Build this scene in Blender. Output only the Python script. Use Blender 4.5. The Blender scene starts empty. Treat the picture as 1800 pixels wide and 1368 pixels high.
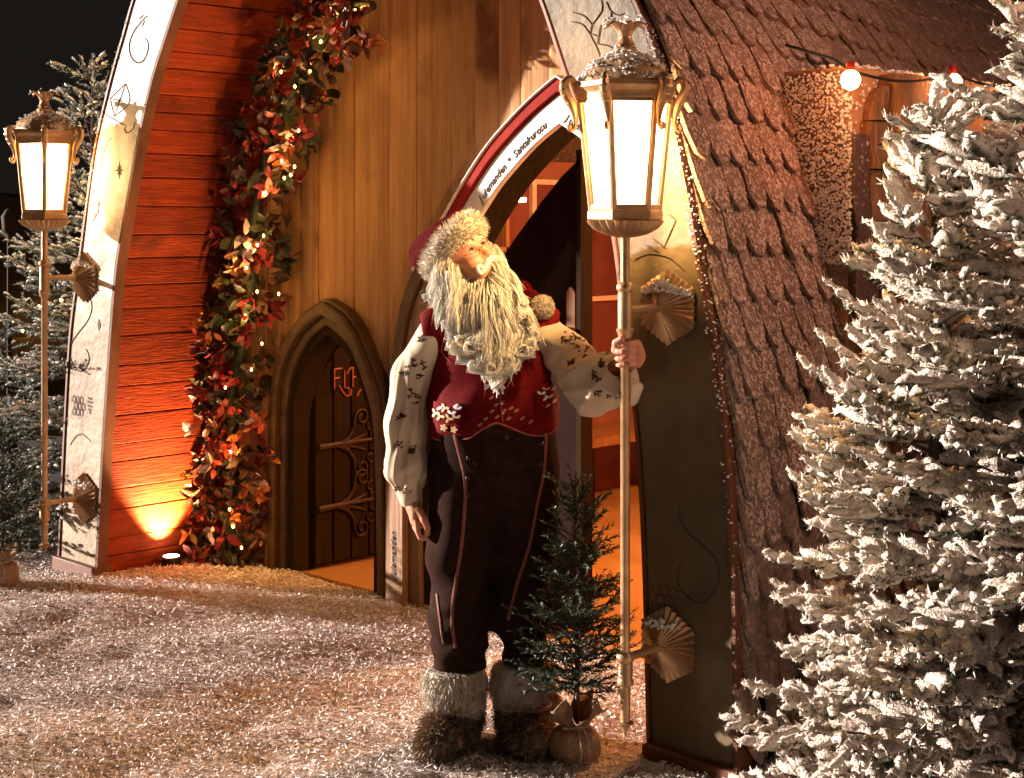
import bpy, bmesh, math, random
import numpy as np
from mathutils import Vector, Matrix, Euler
from mathutils.bvhtree import BVHTree
random.seed(7); rng = np.random.default_rng(7)
sc = bpy.context.scene
COL = sc.collection
# ------------------------------------------------------------------ camera, sky, sun, exposure
# building axes: x along the front of the house, y into the house, z up
cam = bpy.data.cameras.new('camera'); camo = bpy.data.objects.new('camera', cam); COL.objects.link(camo)
camo.location = (6.41, -3.70, 1.70); camo.rotation_euler = (math.radians(90), 0, math.radians(44.5))
cam.sensor_width = 36; cam.lens = 53.0; cam.shift_y = -0.1656; cam.clip_end = 500; cam.clip_start = 0.05
sc.camera = camo
W = bpy.data.worlds.new('World'); sc.world = W; W.use_nodes = True
bg = W.node_tree.nodes['Background']; bg.inputs[0].default_value = (1.0, .86, .74, 1); bg.inputs[1].default_value = .0030
SUN_DIR = Vector((.885, .466, -.158)).normalized()
sl = bpy.data.lights.new('sun', 'SUN'); sl.energy = 5.0; sl.angle = math.radians(.7); sl.color = (1, .87, .77)
so = bpy.data.objects.new('sun', sl); COL.objects.link(so); so.location = (-5, -4, 4)
so.rotation_euler = SUN_DIR.to_track_quat('-Z', 'Y').to_euler()
vs = sc.view_settings; vs.view_transform = 'Standard'; vs.look = 'None'; vs.exposure = 1.7; vs.gamma = 1
vs.use_curve_mapping = False
sc.render.engine = 'CYCLES'; cy = sc.cycles
cy.use_denoising = True; cy.max_bounces = 4; cy.diffuse_bounces = 2; cy.glossy_bounces = 2; cy.transmission_bounces = 4
cy.sample_clamp_indirect = 2.5; cy.use_adaptive_sampling = True; cy.adaptive_threshold = .02
try: cy.denoiser = 'OPENIMAGEDENOISE'
except Exception: pass

# ------------------------------------------------------------------ helpers
class MB:
    def __init__(s): s.v = []; s.f = []; s.m = []
    def add(s, vs, fs, m=0):
        o = len(s.v); s.v += [tuple(p) for p in vs]
        for f in fs: s.f.append(tuple(i + o for i in f)); s.m.append(m)
        return s
    def box(s, a, b, m=0):
        x0, y0, z0 = a; x1, y1, z1 = b
        return s.add([(x0,y0,z0),(x1,y0,z0),(x1,y1,z0),(x0,y1,z0),(x0,y0,z1),(x1,y0,z1),(x1,y1,z1),(x0,y1,z1)],
                     [(0,3,2,1),(4,5,6,7),(0,1,5,4),(1,2,6,5),(2,3,7,6),(3,0,4,7)], m)
    def tube(s, pts, r, n=8, m=0, cap=True):
        P = [Vector(p) for p in pts]; R = r if hasattr(r, '__len__') else [r] * len(P)
        vs = []; up = None
        for i, p in enumerate(P):
            t = (P[min(i+1, len(P)-1)] - P[max(i-1, 0)])
            if t.length < 1e-9: t = Vector((0,0,1))
            t.normalize()
            if up is None:
                up = t.orthogonal().normalized()
            else:
                up = up - t * up.dot(t)
                up = up.normalized() if up.length > 1e-6 else t.orthogonal().normalized()
            b = t.cross(up)
            for k in range(n):
                a = 2*math.pi*k/n
                vs.append(p + (up*math.cos(a) + b*math.sin(a)) * R[i])
        fs = []
        for i in range(len(P)-1):
            for k in range(n):
                k2 = (k+1) % n
                fs.append((i*n+k, i*n+k2, (i+1)*n+k2, (i+1)*n+k))
        if cap:
            fs.append(tuple(range(n-1, -1, -1))); fs.append(tuple((len(P)-1)*n + k for k in range(n)))
        return s.add(vs, fs, m)
    def lathe(s, prof, n=16, c=(0,0,0), m=0, rot=0.0, rf=None):
        vs = []
        for i, (r, z) in enumerate(prof):
            for k in range(n):
                a = rot + 2*math.pi*k/n
                q = r * (rf(a, i) if rf else 1)
                vs.append((c[0]+q*math.cos(a), c[1]+q*math.sin(a), c[2]+z))
        fs = []
        for i in range(len(prof)-1):
            for k in range(n):
                k2 = (k+1) % n
                fs.append((i*n+k, i*n+k2, (i+1)*n+k2, (i+1)*n+k))
        fs.append(tuple(range(n-1, -1, -1))); fs.append(tuple((len(prof)-1)*n+k for k in range(n)))
        return s.add(vs, fs, m)
    def strip(s, rings, m=0, closed=False):
        n = len(rings[0]); vs = [p for r in rings for p in r]; fs = []
        for i in range(len(rings)-1):
            for k in range(n if closed else n-1):
                k2 = (k+1) % n
                fs.append((i*n+k, i*n+k2, (i+1)*n+k2, (i+1)*n+k))
        return s.add(vs, fs, m)
    def prism(s, poly, y0, y1, m=0):      # poly of (x,z), extruded along y
        n = len(poly)
        vs = [(x, y0, z) for x, z in poly] + [(x, y1, z) for x, z in poly]
        fs = [tuple(range(n)), tuple(range(2*n-1, n-1, -1))] + [(i, i+n, (i+1) % n + n, (i+1) % n) for i in range(n)]
        return s.add(vs, fs, m)
    def blob(s, c, r, jit=.3, m=0):
        c = Vector(c); R = r if hasattr(r, '__len__') else (r, r, r)
        vs = [c + Vector((p[0]*R[0], p[1]*R[1], p[2]*R[2])) * (1 + random.uniform(-jit, jit)) for p in ICO_V]
        return s.add(vs, ICO_F, m)
    def mesh(s, name, mats, smooth=True):
        me = bpy.data.meshes.new(name); me.from_pydata(s.v, [], s.f)
        if not isinstance(mats, (list, tuple)): mats = [mats]
        for mt in mats: me.materials.append(mt)
        if len(mats) > 1: me.polygons.foreach_set('material_index', s.m)
        me.polygons.foreach_set('use_smooth', [smooth]*len(s.f)); me.update()
        return me
    def build(s, name, mats, parent=None, smooth=True, fix=True, bevel=0):
        me = s.mesh(name, mats, smooth)
        if fix:
            b = bmesh.new(); b.from_mesh(me); bmesh.ops.recalc_face_normals(b, faces=b.faces); b.to_mesh(me); b.free()
        o = link(name, me, parent)
        if bevel:
            md = o.modifiers.new('bevel', 'BEVEL'); md.width = bevel; md.segments = 2; md.limit_method = 'ANGLE'; md.angle_limit = .7
        if smooth:
            try: me.set_sharp_from_angle(angle=math.radians(42))
            except Exception: pass
        return o
_b = bmesh.new(); bmesh.ops.create_icosphere(_b, subdivisions=1, radius=1); _b.verts.index_update()
ICO_V = [tuple(v.co) for v in _b.verts]; ICO_F = [tuple(v.index for v in f.verts) for f in _b.faces]; _b.free()
def link(name, data, parent=None):
    o = bpy.data.objects.new(name, data); COL.objects.link(o)
    if parent is not None: o.parent = parent
    return o
def tag(o, label=None, cat=None, group=None, kind=None):
    if label: o['label'] = label
    if cat: o['category'] = cat
    if group: o['group'] = group
    if kind: o['kind'] = kind
    return o
def empty(name, loc=(0,0,0), rz=0):
    o = bpy.data.objects.new(name, None); COL.objects.link(o); o.location = loc; o.rotation_euler = (0, 0, rz); o.empty_display_size = .1
    return o
def np_mesh(name, V, F, mats, midx=None, smooth=True, uv=None):
    """V (n,3), F (m,k) array of equal-sized faces (or list of such arrays)"""
    Fs = F if isinstance(F, list) else [F]
    me = bpy.data.meshes.new(name)
    nl = sum(f.size for f in Fs); npoly = sum(len(f) for f in Fs)
    me.vertices.add(len(V)); me.vertices.foreach_set('co', np.asarray(V, np.float32).ravel())
    me.loops.add(nl); me.loops.foreach_set('vertex_index', np.concatenate([f.ravel() for f in Fs]).astype(np.int32))
    me.polygons.add(npoly)
    tot = np.concatenate([np.full(len(f), f.shape[1], np.int32) for f in Fs])
    st = np.concatenate([[0], np.cumsum(tot)[:-1]]).astype(np.int32)
    me.polygons.foreach_set('loop_start', st); me.polygons.foreach_set('loop_total', tot)
    if not isinstance(mats, (list, tuple)): mats = [mats]
    for mt in mats: me.materials.append(mt)
    if midx is not None: me.polygons.foreach_set('material_index', np.asarray(midx, np.int32))
    me.polygons.foreach_set('use_smooth', np.full(npoly, smooth, bool))
    me.update(calc_edges=True); me.validate()
    return me
def crom(P, n):
    """resample a polyline through P as n points of a Catmull-Rom curve, even in arc length"""
    P = [Vector(p) for p in P]; Q = []
    for i in range(len(P)-1):
        p0, p1, p2, p3 = P[max(i-1, 0)], P[i], P[i+1], P[min(i+2, len(P)-1)]
        for k in range(12):
            t = k/12
            Q.append(.5*((2*p1) + (p2-p0)*t + (2*p0-5*p1+4*p2-p3)*t*t + (3*p1-p0-3*p2+p3)*t**3))
    Q.append(P[-1]); L = [0]
    for i in range(1, len(Q)): L.append(L[-1] + (Q[i]-Q[i-1]).length)
    out = []; j = 0
    for k in range(n):
        s = L[-1]*k/(n-1)
        while j < len(L)-2 and L[j+1] < s: j += 1
        d = L[j+1]-L[j]; out.append(Q[j].lerp(Q[j+1], (s-L[j])/d if d > 1e-9 else 0))
    return out
def lerp(a, b, t): return a + (b-a)*t
def look_rot(z, x=(1,0,0)):
    z = Vector(z).normalized(); q = z.to_track_quat('Z', 'Y'); return q.to_matrix()

# ------------------------------------------------------------------ materials
MATS = {}
def mat(name, c1, c2=None, scale=8, stretch=(1,1,1), rough=.7, bump=.2, bscale=None, metal=0, detail=6, spec=.3, rnd=.0,
        c3=None, c3scale=3, c3lo=.55, c3hi=.7, sheen=0, trans=0, emit=None, es=0, bdist=.01, coords='Object', roffs=True, sss=0, lo=.3, hi=.7):
    if name in MATS: return MATS[name]
    m = bpy.data.materials.new(name); m.use_nodes = True; MATS[name] = m
    N = m.node_tree.nodes; L = m.node_tree.links; p = N['Principled BSDF']
    tc = N.new('ShaderNodeTexCoord'); mp = N.new('ShaderNodeMapping'); mp.inputs['Scale'].default_value = stretch
    src = tc.outputs[coords]
    oi = N.new('ShaderNodeObjectInfo')
    if roffs:
        ad = N.new('ShaderNodeVectorMath'); ad.operation = 'ADD'
        ml = N.new('ShaderNodeMath'); ml.operation = 'MULTIPLY'; ml.inputs[1].default_value = 17.3
        L.new(oi.outputs['Random'], ml.inputs[0]); L.new(src, ad.inputs[0]); L.new(ml.outputs[0], ad.inputs[1]); src = ad.outputs[0]
    L.new(src, mp.inputs['Vector'])
    nz = N.new('ShaderNodeTexNoise'); nz.inputs['Scale'].default_value = scale; nz.inputs['Detail'].default_value = detail
    nz.inputs['Roughness'].default_value = .65; L.new(mp.outputs[0], nz.inputs['Vector'])
    cr = N.new('ShaderNodeValToRGB'); L.new(nz.outputs['Fac'], cr.inputs[0])
    c2 = c2 or tuple(x*.75 for x in c1)
    cr.color_ramp.elements[0].position = lo; cr.color_ramp.elements[0].color = (*c2, 1)
    cr.color_ramp.elements[1].position = hi; cr.color_ramp.elements[1].color = (*c1, 1)
    col = cr.outputs[0]
    if c3:
        n3 = N.new('ShaderNodeTexNoise'); n3.inputs['Scale'].default_value = c3scale; n3.inputs['Detail'].default_value = 8; L.new(src, n3.inputs['Vector'])
        r3 = N.new('ShaderNodeValToRGB'); r3.color_ramp.elements[0].position = c3lo; r3.color_ramp.elements[1].position = c3hi; L.new(n3.outputs['Fac'], r3.inputs[0])
        mx = N.new('ShaderNodeMix'); mx.data_type = 'RGBA'; L.new(r3.outputs[0], mx.inputs[0]); L.new(col, mx.inputs[6]); mx.inputs[7].default_value = (*c3, 1); col = mx.outputs[2]
    if rnd:
        hs = N.new('ShaderNodeHueSaturation'); mr = N.new('ShaderNodeMapRange'); mr.inputs[3].default_value = 1-rnd; mr.inputs[4].default_value = 1+rnd
        L.new(oi.outputs['Random'], mr.inputs[0]); L.new(mr.outputs[0], hs.inputs['Value']); L.new(col, hs.inputs['Color']); col = hs.outputs[0]
    L.new(col, p.inputs['Base Color'])
    p.inputs['Roughness'].default_value = rough; p.inputs['Metallic'].default_value = metal
    p.inputs['Specular IOR Level'].default_value = spec
    if sheen: p.inputs['Sheen Weight'].default_value = sheen; p.inputs['Sheen Roughness'].default_value = .4
    if sss:
        p.inputs['Subsurface Weight'].default_value = sss; p.inputs['Subsurface Radius'].default_value = (.012, .005, .003); p.inputs['Subsurface Scale'].default_value = 1
    if bump:
        bn = N.new('ShaderNodeBump'); bn.inputs['Strength'].default_value = bump; bn.inputs['Distance'].default_value = bdist
        if bscale:
            n2 = N.new('ShaderNodeTexNoise'); n2.inputs['Scale'].default_value = bscale; n2.inputs['Detail'].default_value = 5; L.new(mp.outputs[0], n2.inputs['Vector']); L.new(n2.outputs['Fac'], bn.inputs['Height'])
        else: L.new(nz.outputs['Fac'], bn.inputs['Height'])
        L.new(bn.outputs[0], p.inputs['Normal'])
    if emit: p.inputs['Emission Color'].default_value = (*emit, 1); p.inputs['Emission Strength'].default_value = es
    return m
M_frame = mat('shaded_parchment', (.125,.085,.038), (.07,.046,.02), 5, (1,1,1), .6, .5, 26, c3=(.20,.14,.075), c3scale=2.6, c3lo=.48, c3hi=.72)  # right arch foot: darker copy, the shadow on it put into the colour
M_frame_l = mat('floodlit_parchment', (.27,.185,.11), (.17,.11,.06), 5, (1,1,1), .65, .6, 26, c3=(.34,.25,.165), c3scale=3.2, c3lo=.40, c3hi=.62)  # left arch foot: lighter copy, floodlight put into its colour
def paint_floodlight(m, z0, z1, col):      # floodlight brightness painted into the high part of the arch, in noisy patches
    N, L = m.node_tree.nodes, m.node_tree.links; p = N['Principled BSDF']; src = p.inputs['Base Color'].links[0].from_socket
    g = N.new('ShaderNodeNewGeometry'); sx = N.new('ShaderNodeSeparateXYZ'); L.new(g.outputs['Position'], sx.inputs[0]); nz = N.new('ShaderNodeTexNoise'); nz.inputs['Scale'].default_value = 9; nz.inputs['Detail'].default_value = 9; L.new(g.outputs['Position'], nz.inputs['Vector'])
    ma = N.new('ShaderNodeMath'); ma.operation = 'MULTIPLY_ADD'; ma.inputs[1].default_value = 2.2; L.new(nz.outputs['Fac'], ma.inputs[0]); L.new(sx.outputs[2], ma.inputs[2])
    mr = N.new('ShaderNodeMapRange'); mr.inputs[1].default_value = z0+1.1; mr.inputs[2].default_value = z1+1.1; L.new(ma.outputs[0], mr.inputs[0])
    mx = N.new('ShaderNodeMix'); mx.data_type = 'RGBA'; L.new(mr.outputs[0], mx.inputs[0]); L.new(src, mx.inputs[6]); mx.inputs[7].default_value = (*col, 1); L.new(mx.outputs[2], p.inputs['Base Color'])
paint_floodlight(M_frame_l, 1.25, 2.0, (.58,.51,.46))
M_frame_edge = mat('frame_edge_brown', (.16,.055,.022), (.09,.03,.014), 12, (1,1,.3), .6, .3)
M_frost = mat('frost', (.85,.78,.74), (.65,.55,.5), 40, bump=.6, rough=.6)
M_carve = mat('carved_groove', (.075,.042,.026), (.035,.02,.012), 20, bump=0, rough=.8)
M_plank = mat('red_stained_plank', (.29,.042,.009), (.14,.019,.005), 5, (9,.8,9), .75, .3, 16, rnd=.2, c3=(.10,.018,.007), c3scale=3.5, c3lo=.56, c3hi=.72, spec=.12)
M_board = mat('wall_board', (.47,.255,.11), (.30,.145,.058), 3.2, (10,10,.5), .75, .4, 8, rnd=.09, c3=(.16,.065,.025), c3scale=2.8, c3lo=.58, c3hi=.72, spec=.12)
M_dark = mat('dark_backing', (.02,.012,.008), rough=.9, bump=0)
M_shingle = mat('bare_shingle', (.34,.225,.175), (.17,.10,.075), 45, (1,1,1), .9, 1.0, 60, rnd=.15, bdist=.02, c3=(.48,.35,.29), c3scale=30, c3lo=.56, c3hi=.70)
M_shingle_dk = mat('dark_shingle', (.13,.075,.055), (.07,.04,.03), 40, rough=.9, bump=.8, c3=(.45,.36,.32), c3scale=60, c3lo=.62, c3hi=.68)
M_red = mat('red_paint', (.30,.022,.012), (.20,.014,.009), 10, rough=.8, bump=.2, spec=.1)
M_white = mat('white_paint', (.72,.66,.62), (.58,.50,.45), 14, rough=.6, bump=.25, c3=(.5,.42,.36), c3scale=9, c3lo=.62, c3hi=.75)
M_doorwood = mat('dark_door_wood', (.020,.0075,.006), (.012,.0045,.004), 5, (8,8,.6), .9, .15, 9, spec=.05)
M_elfwood = mat('elf_door_wood', (.030,.017,.008), (.016,.009,.004), 5, (8,8,.6), .9, .25, 9, spec=.05)
M_elfframe = mat('elf_frame_wood', (.115,.060,.023), (.055,.028,.011), 6, (3,3,3), .6, .45, 14, c3=(.07,.035,.015), c3scale=6)
M_jamb = mat('jamb_wood', (.30,.17,.085), (.17,.09,.045), 5, (8,8,.6), .6, .4, 9)
M_iron = mat('wrought_iron', (.075,.042,.022), (.04,.022,.013), 20, metal=.4, rough=.5, bump=.2)
M_letter = mat('red_brown_lettering', (.42,.10,.05), (.34,.08,.04), 10, bump=0, rough=.5)
M_ink = mat('black_lettering', (.02,.014,.012), bump=0, rough=.7)
M_bronze = mat('aged_bronze', (.60,.38,.20), (.36,.20,.10), 14, metal=.55, rough=.40, bump=.25, bscale=40, c3=(.22,.12,.065), c3scale=7, c3lo=.55, c3hi=.75)
M_snow = mat('snow', (.84,.80,.77), (.68,.62,.58), 60, bump=.7, bdist=.008, rough=.7, sss=.0)
M_intwood = mat('interior_wood', (.34,.15,.06), (.2,.08,.03), 4, (6,6,.6), .6, .2, 9)
M_intfloor = mat('interior_floor', (.50,.26,.09), (.34,.16,.05), 3, (1,1,1), .65, .25, 12)
M_pinkwall = mat('interior_plaster', (.33,.12,.09), (.22,.07,.055), 4, rough=.7, bump=.2)
def emis(name, c, s):
    m = bpy.data.materials.new(name); m.use_nodes = True; p = m.node_tree.nodes['Principled BSDF']
    p.inputs['Base Color'].default_value = (*[x*.6 for x in c], 1); p.inputs['Emission Color'].default_value = (*c, 1); p.inputs['Emission Strength'].default_value = s; p.inputs['Roughness'].default_value = .4
    return m
# ------------------------------------------------------------------ ground
def island_mat(name, ca, cb, rough=.8, spec=.2):
    m = bpy.data.materials.new(name); m.use_nodes = True; N = m.node_tree.nodes; L = m.node_tree.links; p = N['Principled BSDF']
    g = N.new('ShaderNodeNewGeometry'); cr = N.new('ShaderNodeValToRGB'); L.new(g.outputs['Random Per Island'], cr.inputs[0])
    cr.color_ramp.elements[0].color = (*ca, 1); cr.color_ramp.elements[1].color = (*cb, 1); L.new(cr.outputs[0], p.inputs['Base Color'])
    p.inputs['Roughness'].default_value = rough; p.inputs['Specular IOR Level'].default_value = spec
    return m
M_paving = mat('dark_paving', (.03,.026,.022), (.018,.015,.013), 6, rough=.85, bump=.2)
M_bed = mat('trodden_snow_bed', (.64,.55,.50), (.40,.325,.285), 45, rough=.95, bump=1.0, bdist=.03, detail=10, lo=.35, hi=.62)
M_chip = island_mat('paper_snow_chips', (.66,.56,.51), (.86,.77,.72))
_dr = np.random.default_rng(12); DENT = np.c_[_dr.uniform(-.5, 5.5, 70), _dr.uniform(-3.4, -.35, 70), _dr.uniform(.05, .11, 70), _dr.uniform(.006, .018, 70)]
DENT = DENT[(np.hypot(DENT[:, 0]-2.9, DENT[:, 1]+.25) > .35)]
def ghz(x, y):
    x_, y_ = np.asarray(x, float), np.asarray(y, float)
    z = (.012*np.sin(1.9*x_+.7)*np.cos(2.3*y_) + .008*np.sin(5.1*x_+1.3*y_) + .006*np.sin(9*x_-7*y_+1)
         + .022*np.exp(-((x_-.55)**2/.25 + (y_-.38)**2/.05)))
    for dx, dy, r, h in DENT: z = z - h*np.exp(-((x_-dx)**2+(y_-dy)**2)/(r*r))
    return float(z) if np.ndim(z) == 0 else z
mb = MB(); mb.add([(-250,-250,-.03),(250,-250,-.03),(250,250,-.03),(-250,250,-.03)], [(0,1,2,3)])
tag(mb.build('ground', M_paving), kind='structure')
mb = MB(); nx, ny = 200, 110; xs = np.linspace(-3.2, 9.0, nx); ys = np.linspace(-4.6, .80, ny)
mb.add([(x, y, ghz(x, y)-(.02 if (i in (0, nx-1) or j in (0, ny-1)) else 0)) for j, y in enumerate(ys) for i, x in enumerate(xs)],
       [(j*nx+i, j*nx+i+1, (j+1)*nx+i+1, (j+1)*nx+i) for j in range(ny-1) for i in range(nx-1)])
tag(mb.build('snow_covered_ground', M_bed, fix=False), kind='structure')
mb = MB(); xs2 = np.linspace(3.76, 9, 30); ys2 = np.linspace(.76, 5, 24)
mb.add([(x, y, .01*math.sin(3*x+2*y)-.004) for y in ys2 for x in xs2], [(j*30+i, j*30+i+1, (j+1)*30+i+1, (j+1)*30+i) for j in range(23) for i in range(29)])
tag(mb.build('snow_covered_verge', M_bed, fix=False), kind='structure')
CAM = np.array([6.41,-3.70,1.7]); CR_ = np.array([.7133,.7009]); CF_ = np.array([-.7009,.7133])
def project(P):
    P = np.atleast_2d(P); d = (P[:, :2]-CAM[:2]) @ CF_; X = (P[:, :2]-CAM[:2]) @ CR_
    return 900+2650*X/d, 386-2650*(P[:, 2]-1.7)/d, d
def chips(name, n, zoff, size, seed):
    r = np.random.default_rng(seed)
    P = np.c_[r.uniform(-3.15, 6.2, n*3), r.uniform(-3.6, .74, n*3), np.zeros(n*3)]
    px, py, d = project(P)
    ok = (px > -620) & (px < 2100) & (py < 1560) & (d > 2.2)
    P = P[ok]
    # thin out with distance so that the bed reads evenly
    P = P[:n]; m = len(P)
    P[:, 2] = ghz(P[:, 0], P[:, 1]); P[:, 2] += r.uniform(0, zoff, m)
    yaw = r.uniform(0, 2*np.pi, m); tilt = r.normal(0, .42, m); roll = r.uniform(-.8, .8, m)
    l = r.uniform(.5, 1.25, m)*size; w = l*r.uniform(.18, .4, m)
    a = np.c_[np.cos(yaw)*np.cos(tilt), np.sin(yaw)*np.cos(tilt), np.sin(tilt)]
    b = np.c_[-np.sin(yaw), np.cos(yaw), np.zeros(m)]; c = np.cross(a, b)
    b = b*np.cos(roll)[:, None] + c*np.sin(roll)[:, None]
    a *= (l/2)[:, None]; b *= (w/2)[:, None]
    bend = c*(l*.12)[:, None]
    V = np.stack([P-a-b, P-a+b, P+a+b*.6+bend, P+a-b*.6], 1).reshape(-1, 3)
    k = np.arange(m)[:, None]*4
    F = k+np.array([0,3,2,1])
    me = np_mesh(name, V, F, M_chip, smooth=False)
    return link(name, me)
tag(chips('scattered_paper_snow', 138000, .012, .018, 3), 'pale shredded paper snow strewn thickly over the forecourt', 'artificial snow', kind='stuff')

# ------------------------------------------------------------------ house
house = empty('arched_house', (1.7, 0, 0))
tag(house, 'arched timber storybook house with red soffit, frosted shingle roof and two pointed doors', 'house')
HP = Matrix.Translation((-1.7, 0, 0))
def hpart(o, parent=None):
    o.parent = parent or house
    if parent is None: o.matrix_parent_inverse = HP
    return o
L_in = [(.012,0),(.069,.593),(.13,1.078),(.185,1.452),(.247,1.66),(.318,1.872),(.386,2.078),(.495,2.33),(.597,2.5),(.702,2.667),(.85,2.87),(1.05,3.08),(1.3,3.3),(1.55,3.52),(1.75,3.72)]
L_out = [(-.319,0),(-.265,.612),(-.21,1.112),(-.146,1.389),(-.077,1.662),(.002,1.958),(.069,2.144),(.18,2.377),(.279,2.553),(.362,2.702),(.55,2.97),(.8,3.26),(1.1,3.57),(1.45,3.87),(1.75,4.1)]
R_in = [(3.391,0),(3.372,.595),(3.344,1.006),(3.304,1.25),(3.24,1.66),(3.13,1.98),(3.035,2.183),(2.922,2.44),(2.8,2.66),(2.6,2.93),(2.35,3.2),(2.05,3.5),(1.75,3.72)]
R_out = [(3.712,0),(3.70,.6),(3.667,1.056),(3.625,1.33),(3.575,1.553),(3.493,1.9),(3.405,2.2),(3.30,2.42),(3.12,2.7),(2.85,3.0),(2.5,3.36),(2.1,3.78),(1.75,4.1)]
def prof(P, n):
    k = max(range(len(P)), key=lambda i: P[i][1])
    if 0 < k < len(P)-1:      # keep a pointed apex sharp
        h = n//2; return prof(P[:k+1], h)[:-1] + prof(P[k:], n-h+1)
    return [(v.x, v.z) for v in crom([(x, 0, z) for x, z in P], n)]
NP = 70
Li, Lo, Ri, Ro = prof(L_in, NP), prof(L_out, NP), prof(R_in, NP), prof(R_out, NP)
for a, b in ((Li, Lo), (Ri, Ro)):
    mb = MB(); rings = []
    for (x0, z0), (x1, z1) in zip(a, b):
        rings.append([(x0,0,z0), (lerp(x0,x1,.33),0,lerp(z0,z1,.33)), (lerp(x0,x1,.66),0,lerp(z0,z1,.66)), (x1,0,z1), (x1,.06,z1), (x0,.06,z0)])
    mb.strip(rings, closed=True)
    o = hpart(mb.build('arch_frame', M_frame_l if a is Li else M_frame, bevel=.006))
    # brown edge strip along the inner edge
    mb = MB(); rings = []
    s = 1 if a is Li else -1
    for x0, z0 in a: rings.append([(x0+.004*s,-.004,z0), (x0+.018*s,-.002,z0), (x0+.018*s,.05,z0), (x0+.004*s,.05,z0)])
    mb.strip(rings, closed=True); hpart(mb.build('edge_trim', M_frame_edge))
    mb = MB(); rings = []
    s = -s
    for x0, z0 in b: rings.append([(x0+.002*s,-.007,z0), (x0+.016*s,-.007,z0), (x0+.016*s,.07,z0), (x0+.002*s,.07,z0)])
    mb.strip(rings, closed=True); hpart(mb.build('outer_bead', M_frame_edge))
# frost on the outer edges
for b, lo_, hi_, dens, sg in ((Ro, .35, 2.35, 3200, 1), (Lo, 1.2, 2.75, 2000, -1)):
    mb = MB()
    for i in range(dens):
        k = random.uniform(0, NP-2); j = int(k); t = k-j
        x = lerp(b[j][0], b[j+1][0], t); z = lerp(b[j][1], b[j+1][1], t)
        if not lo_ < z < hi_: continue
        if sg > 0 and random.random() > .25 + .75*min(1, max(0, (z-.7)/.7)): continue
        r = random.uniform(.0014, .0042)*(1 if sg > 0 else .7)
        mb.blob((x+random.gauss(.008, .007)*sg, random.uniform(-.012, .03), z), (r*1.3, r, r), .35)
    hpart(mb.build('edge_frost', M_snow, smooth=False))['kind'] = 'stuff'
# carved ornaments on the frame (dark incised lines)
CL = [[(0.473,2.62),(0.417,2.597),(0.347,2.551),(0.315,2.497),(0.333,2.443),(0.391,2.412),(0.443,2.425),(0.473,2.465),(0.473,2.498),(0.447,2.521)],[(0.394,2.609),(0.438,2.626)],[(0.422,2.575),(0.447,2.601)],[(0.285,2.325),(0.148,2.263)],[(0.148,2.263),(0.185,2.179)],[(0.185,2.179),(0.293,2.217)],[(0.293,2.217),(0.32,2.258),(0.285,2.325)],[(0.285,2.325),(0.185,2.179)],[(0.148,2.263),(0.24,2.249)],[(0.074,2.204),(0.276,2.132)],[(0.027,1.824),(0.046,1.765),(0.037,1.73),(-0.02,1.686)],[(0.046,1.765),(0.07,1.794)],[(0.037,1.73),(0.055,1.733)],[(0.022,1.711),(-0.001,1.74)],[(0.167,2.083),(0.111,2.046),(0.083,1.989),(0.087,1.95)],[(0.364,2.142),(0.347,2.114),(0.302,2.097),(0.276,2.113),(0.293,2.131)],[(-0.029,1.329),(-0.016,1.278),(-0.054,1.219),(-0.141,1.156),(-0.205,1.101),(-0.218,1.048),(-0.192,1.004),(-0.129,0.973),(-0.071,0.992),(-0.041,1.033),(-0.054,1.071),(-0.073,1.082)],[(-0.218,0.61),(-0.167,0.654),(-0.104,0.674),(-0.029,0.649)]]
CRV = [[(3.057,2.386),(3.108,2.368),(3.142,2.337)],[(3.142,2.337),(3.133,2.306)],[(3.133,2.306),(3.166,2.254),(3.179,2.222)],[(3.049,2.355),(3.1,2.341),(3.133,2.306)],[(3.142,2.337),(3.183,2.377),(3.183,2.414)],[(3.142,2.306),(3.166,2.297)],[(3.179,2.333),(3.166,2.272)],[(3.166,2.272),(3.212,2.262),(3.232,2.252)],[(3.179,2.222),(3.24,2.245)],[(3.203,2.406),(3.224,2.373),(3.256,2.357),(3.28,2.361)],[(3.224,2.373),(3.224,2.351)],[(3.46,1.717),(3.49,1.699)],[(3.49,1.699),(3.444,1.616)],[(3.398,1.639),(3.452,1.61)],[(3.367,1.621),(3.425,1.597)],[(3.324,1.571),(3.353,1.584),(3.386,1.591),(3.426,1.589),(3.466,1.58),(3.497,1.562),(3.521,1.544)],[(3.501,0.83),(3.501,0.796),(3.51,0.764),(3.544,0.728),(3.594,0.702),(3.636,0.675),(3.657,0.631),(3.644,0.576),(3.594,0.527),(3.544,0.532),(3.501,0.565),(3.497,0.612),(3.51,0.641)]]
def carve(pts, w=.0045):
    n = max(3, len(pts)*5) if len(pts) > 2 else 3
    Q = crom([(x, 0, z) for x, z in pts], n); mb = MB(); r = []
    for i, q in enumerate(Q):
        t = (Q[min(i+1, n-1)]-Q[max(i-1, 0)]).normalized(); u = Vector((-t.z, 0, t.x)); ww = w*(.35+.65*math.sin(math.pi*min(1, max(0, .08+.84*i/(n-1)))))
        r.append([(q.x-u.x*ww, -.0015, q.z-u.z*ww), (q.x, -.0035, q.z), (q.x+u.x*ww, -.0015, q.z+u.z*ww)])
    mb.strip(r); return hpart(mb.build('carved_line', M_carve, fix=False))
for p in CL: carve(p, .0042 if len(p) > 6 else .0026)
for p in CRV: carve(p, .0026)
mb = MB()
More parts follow.
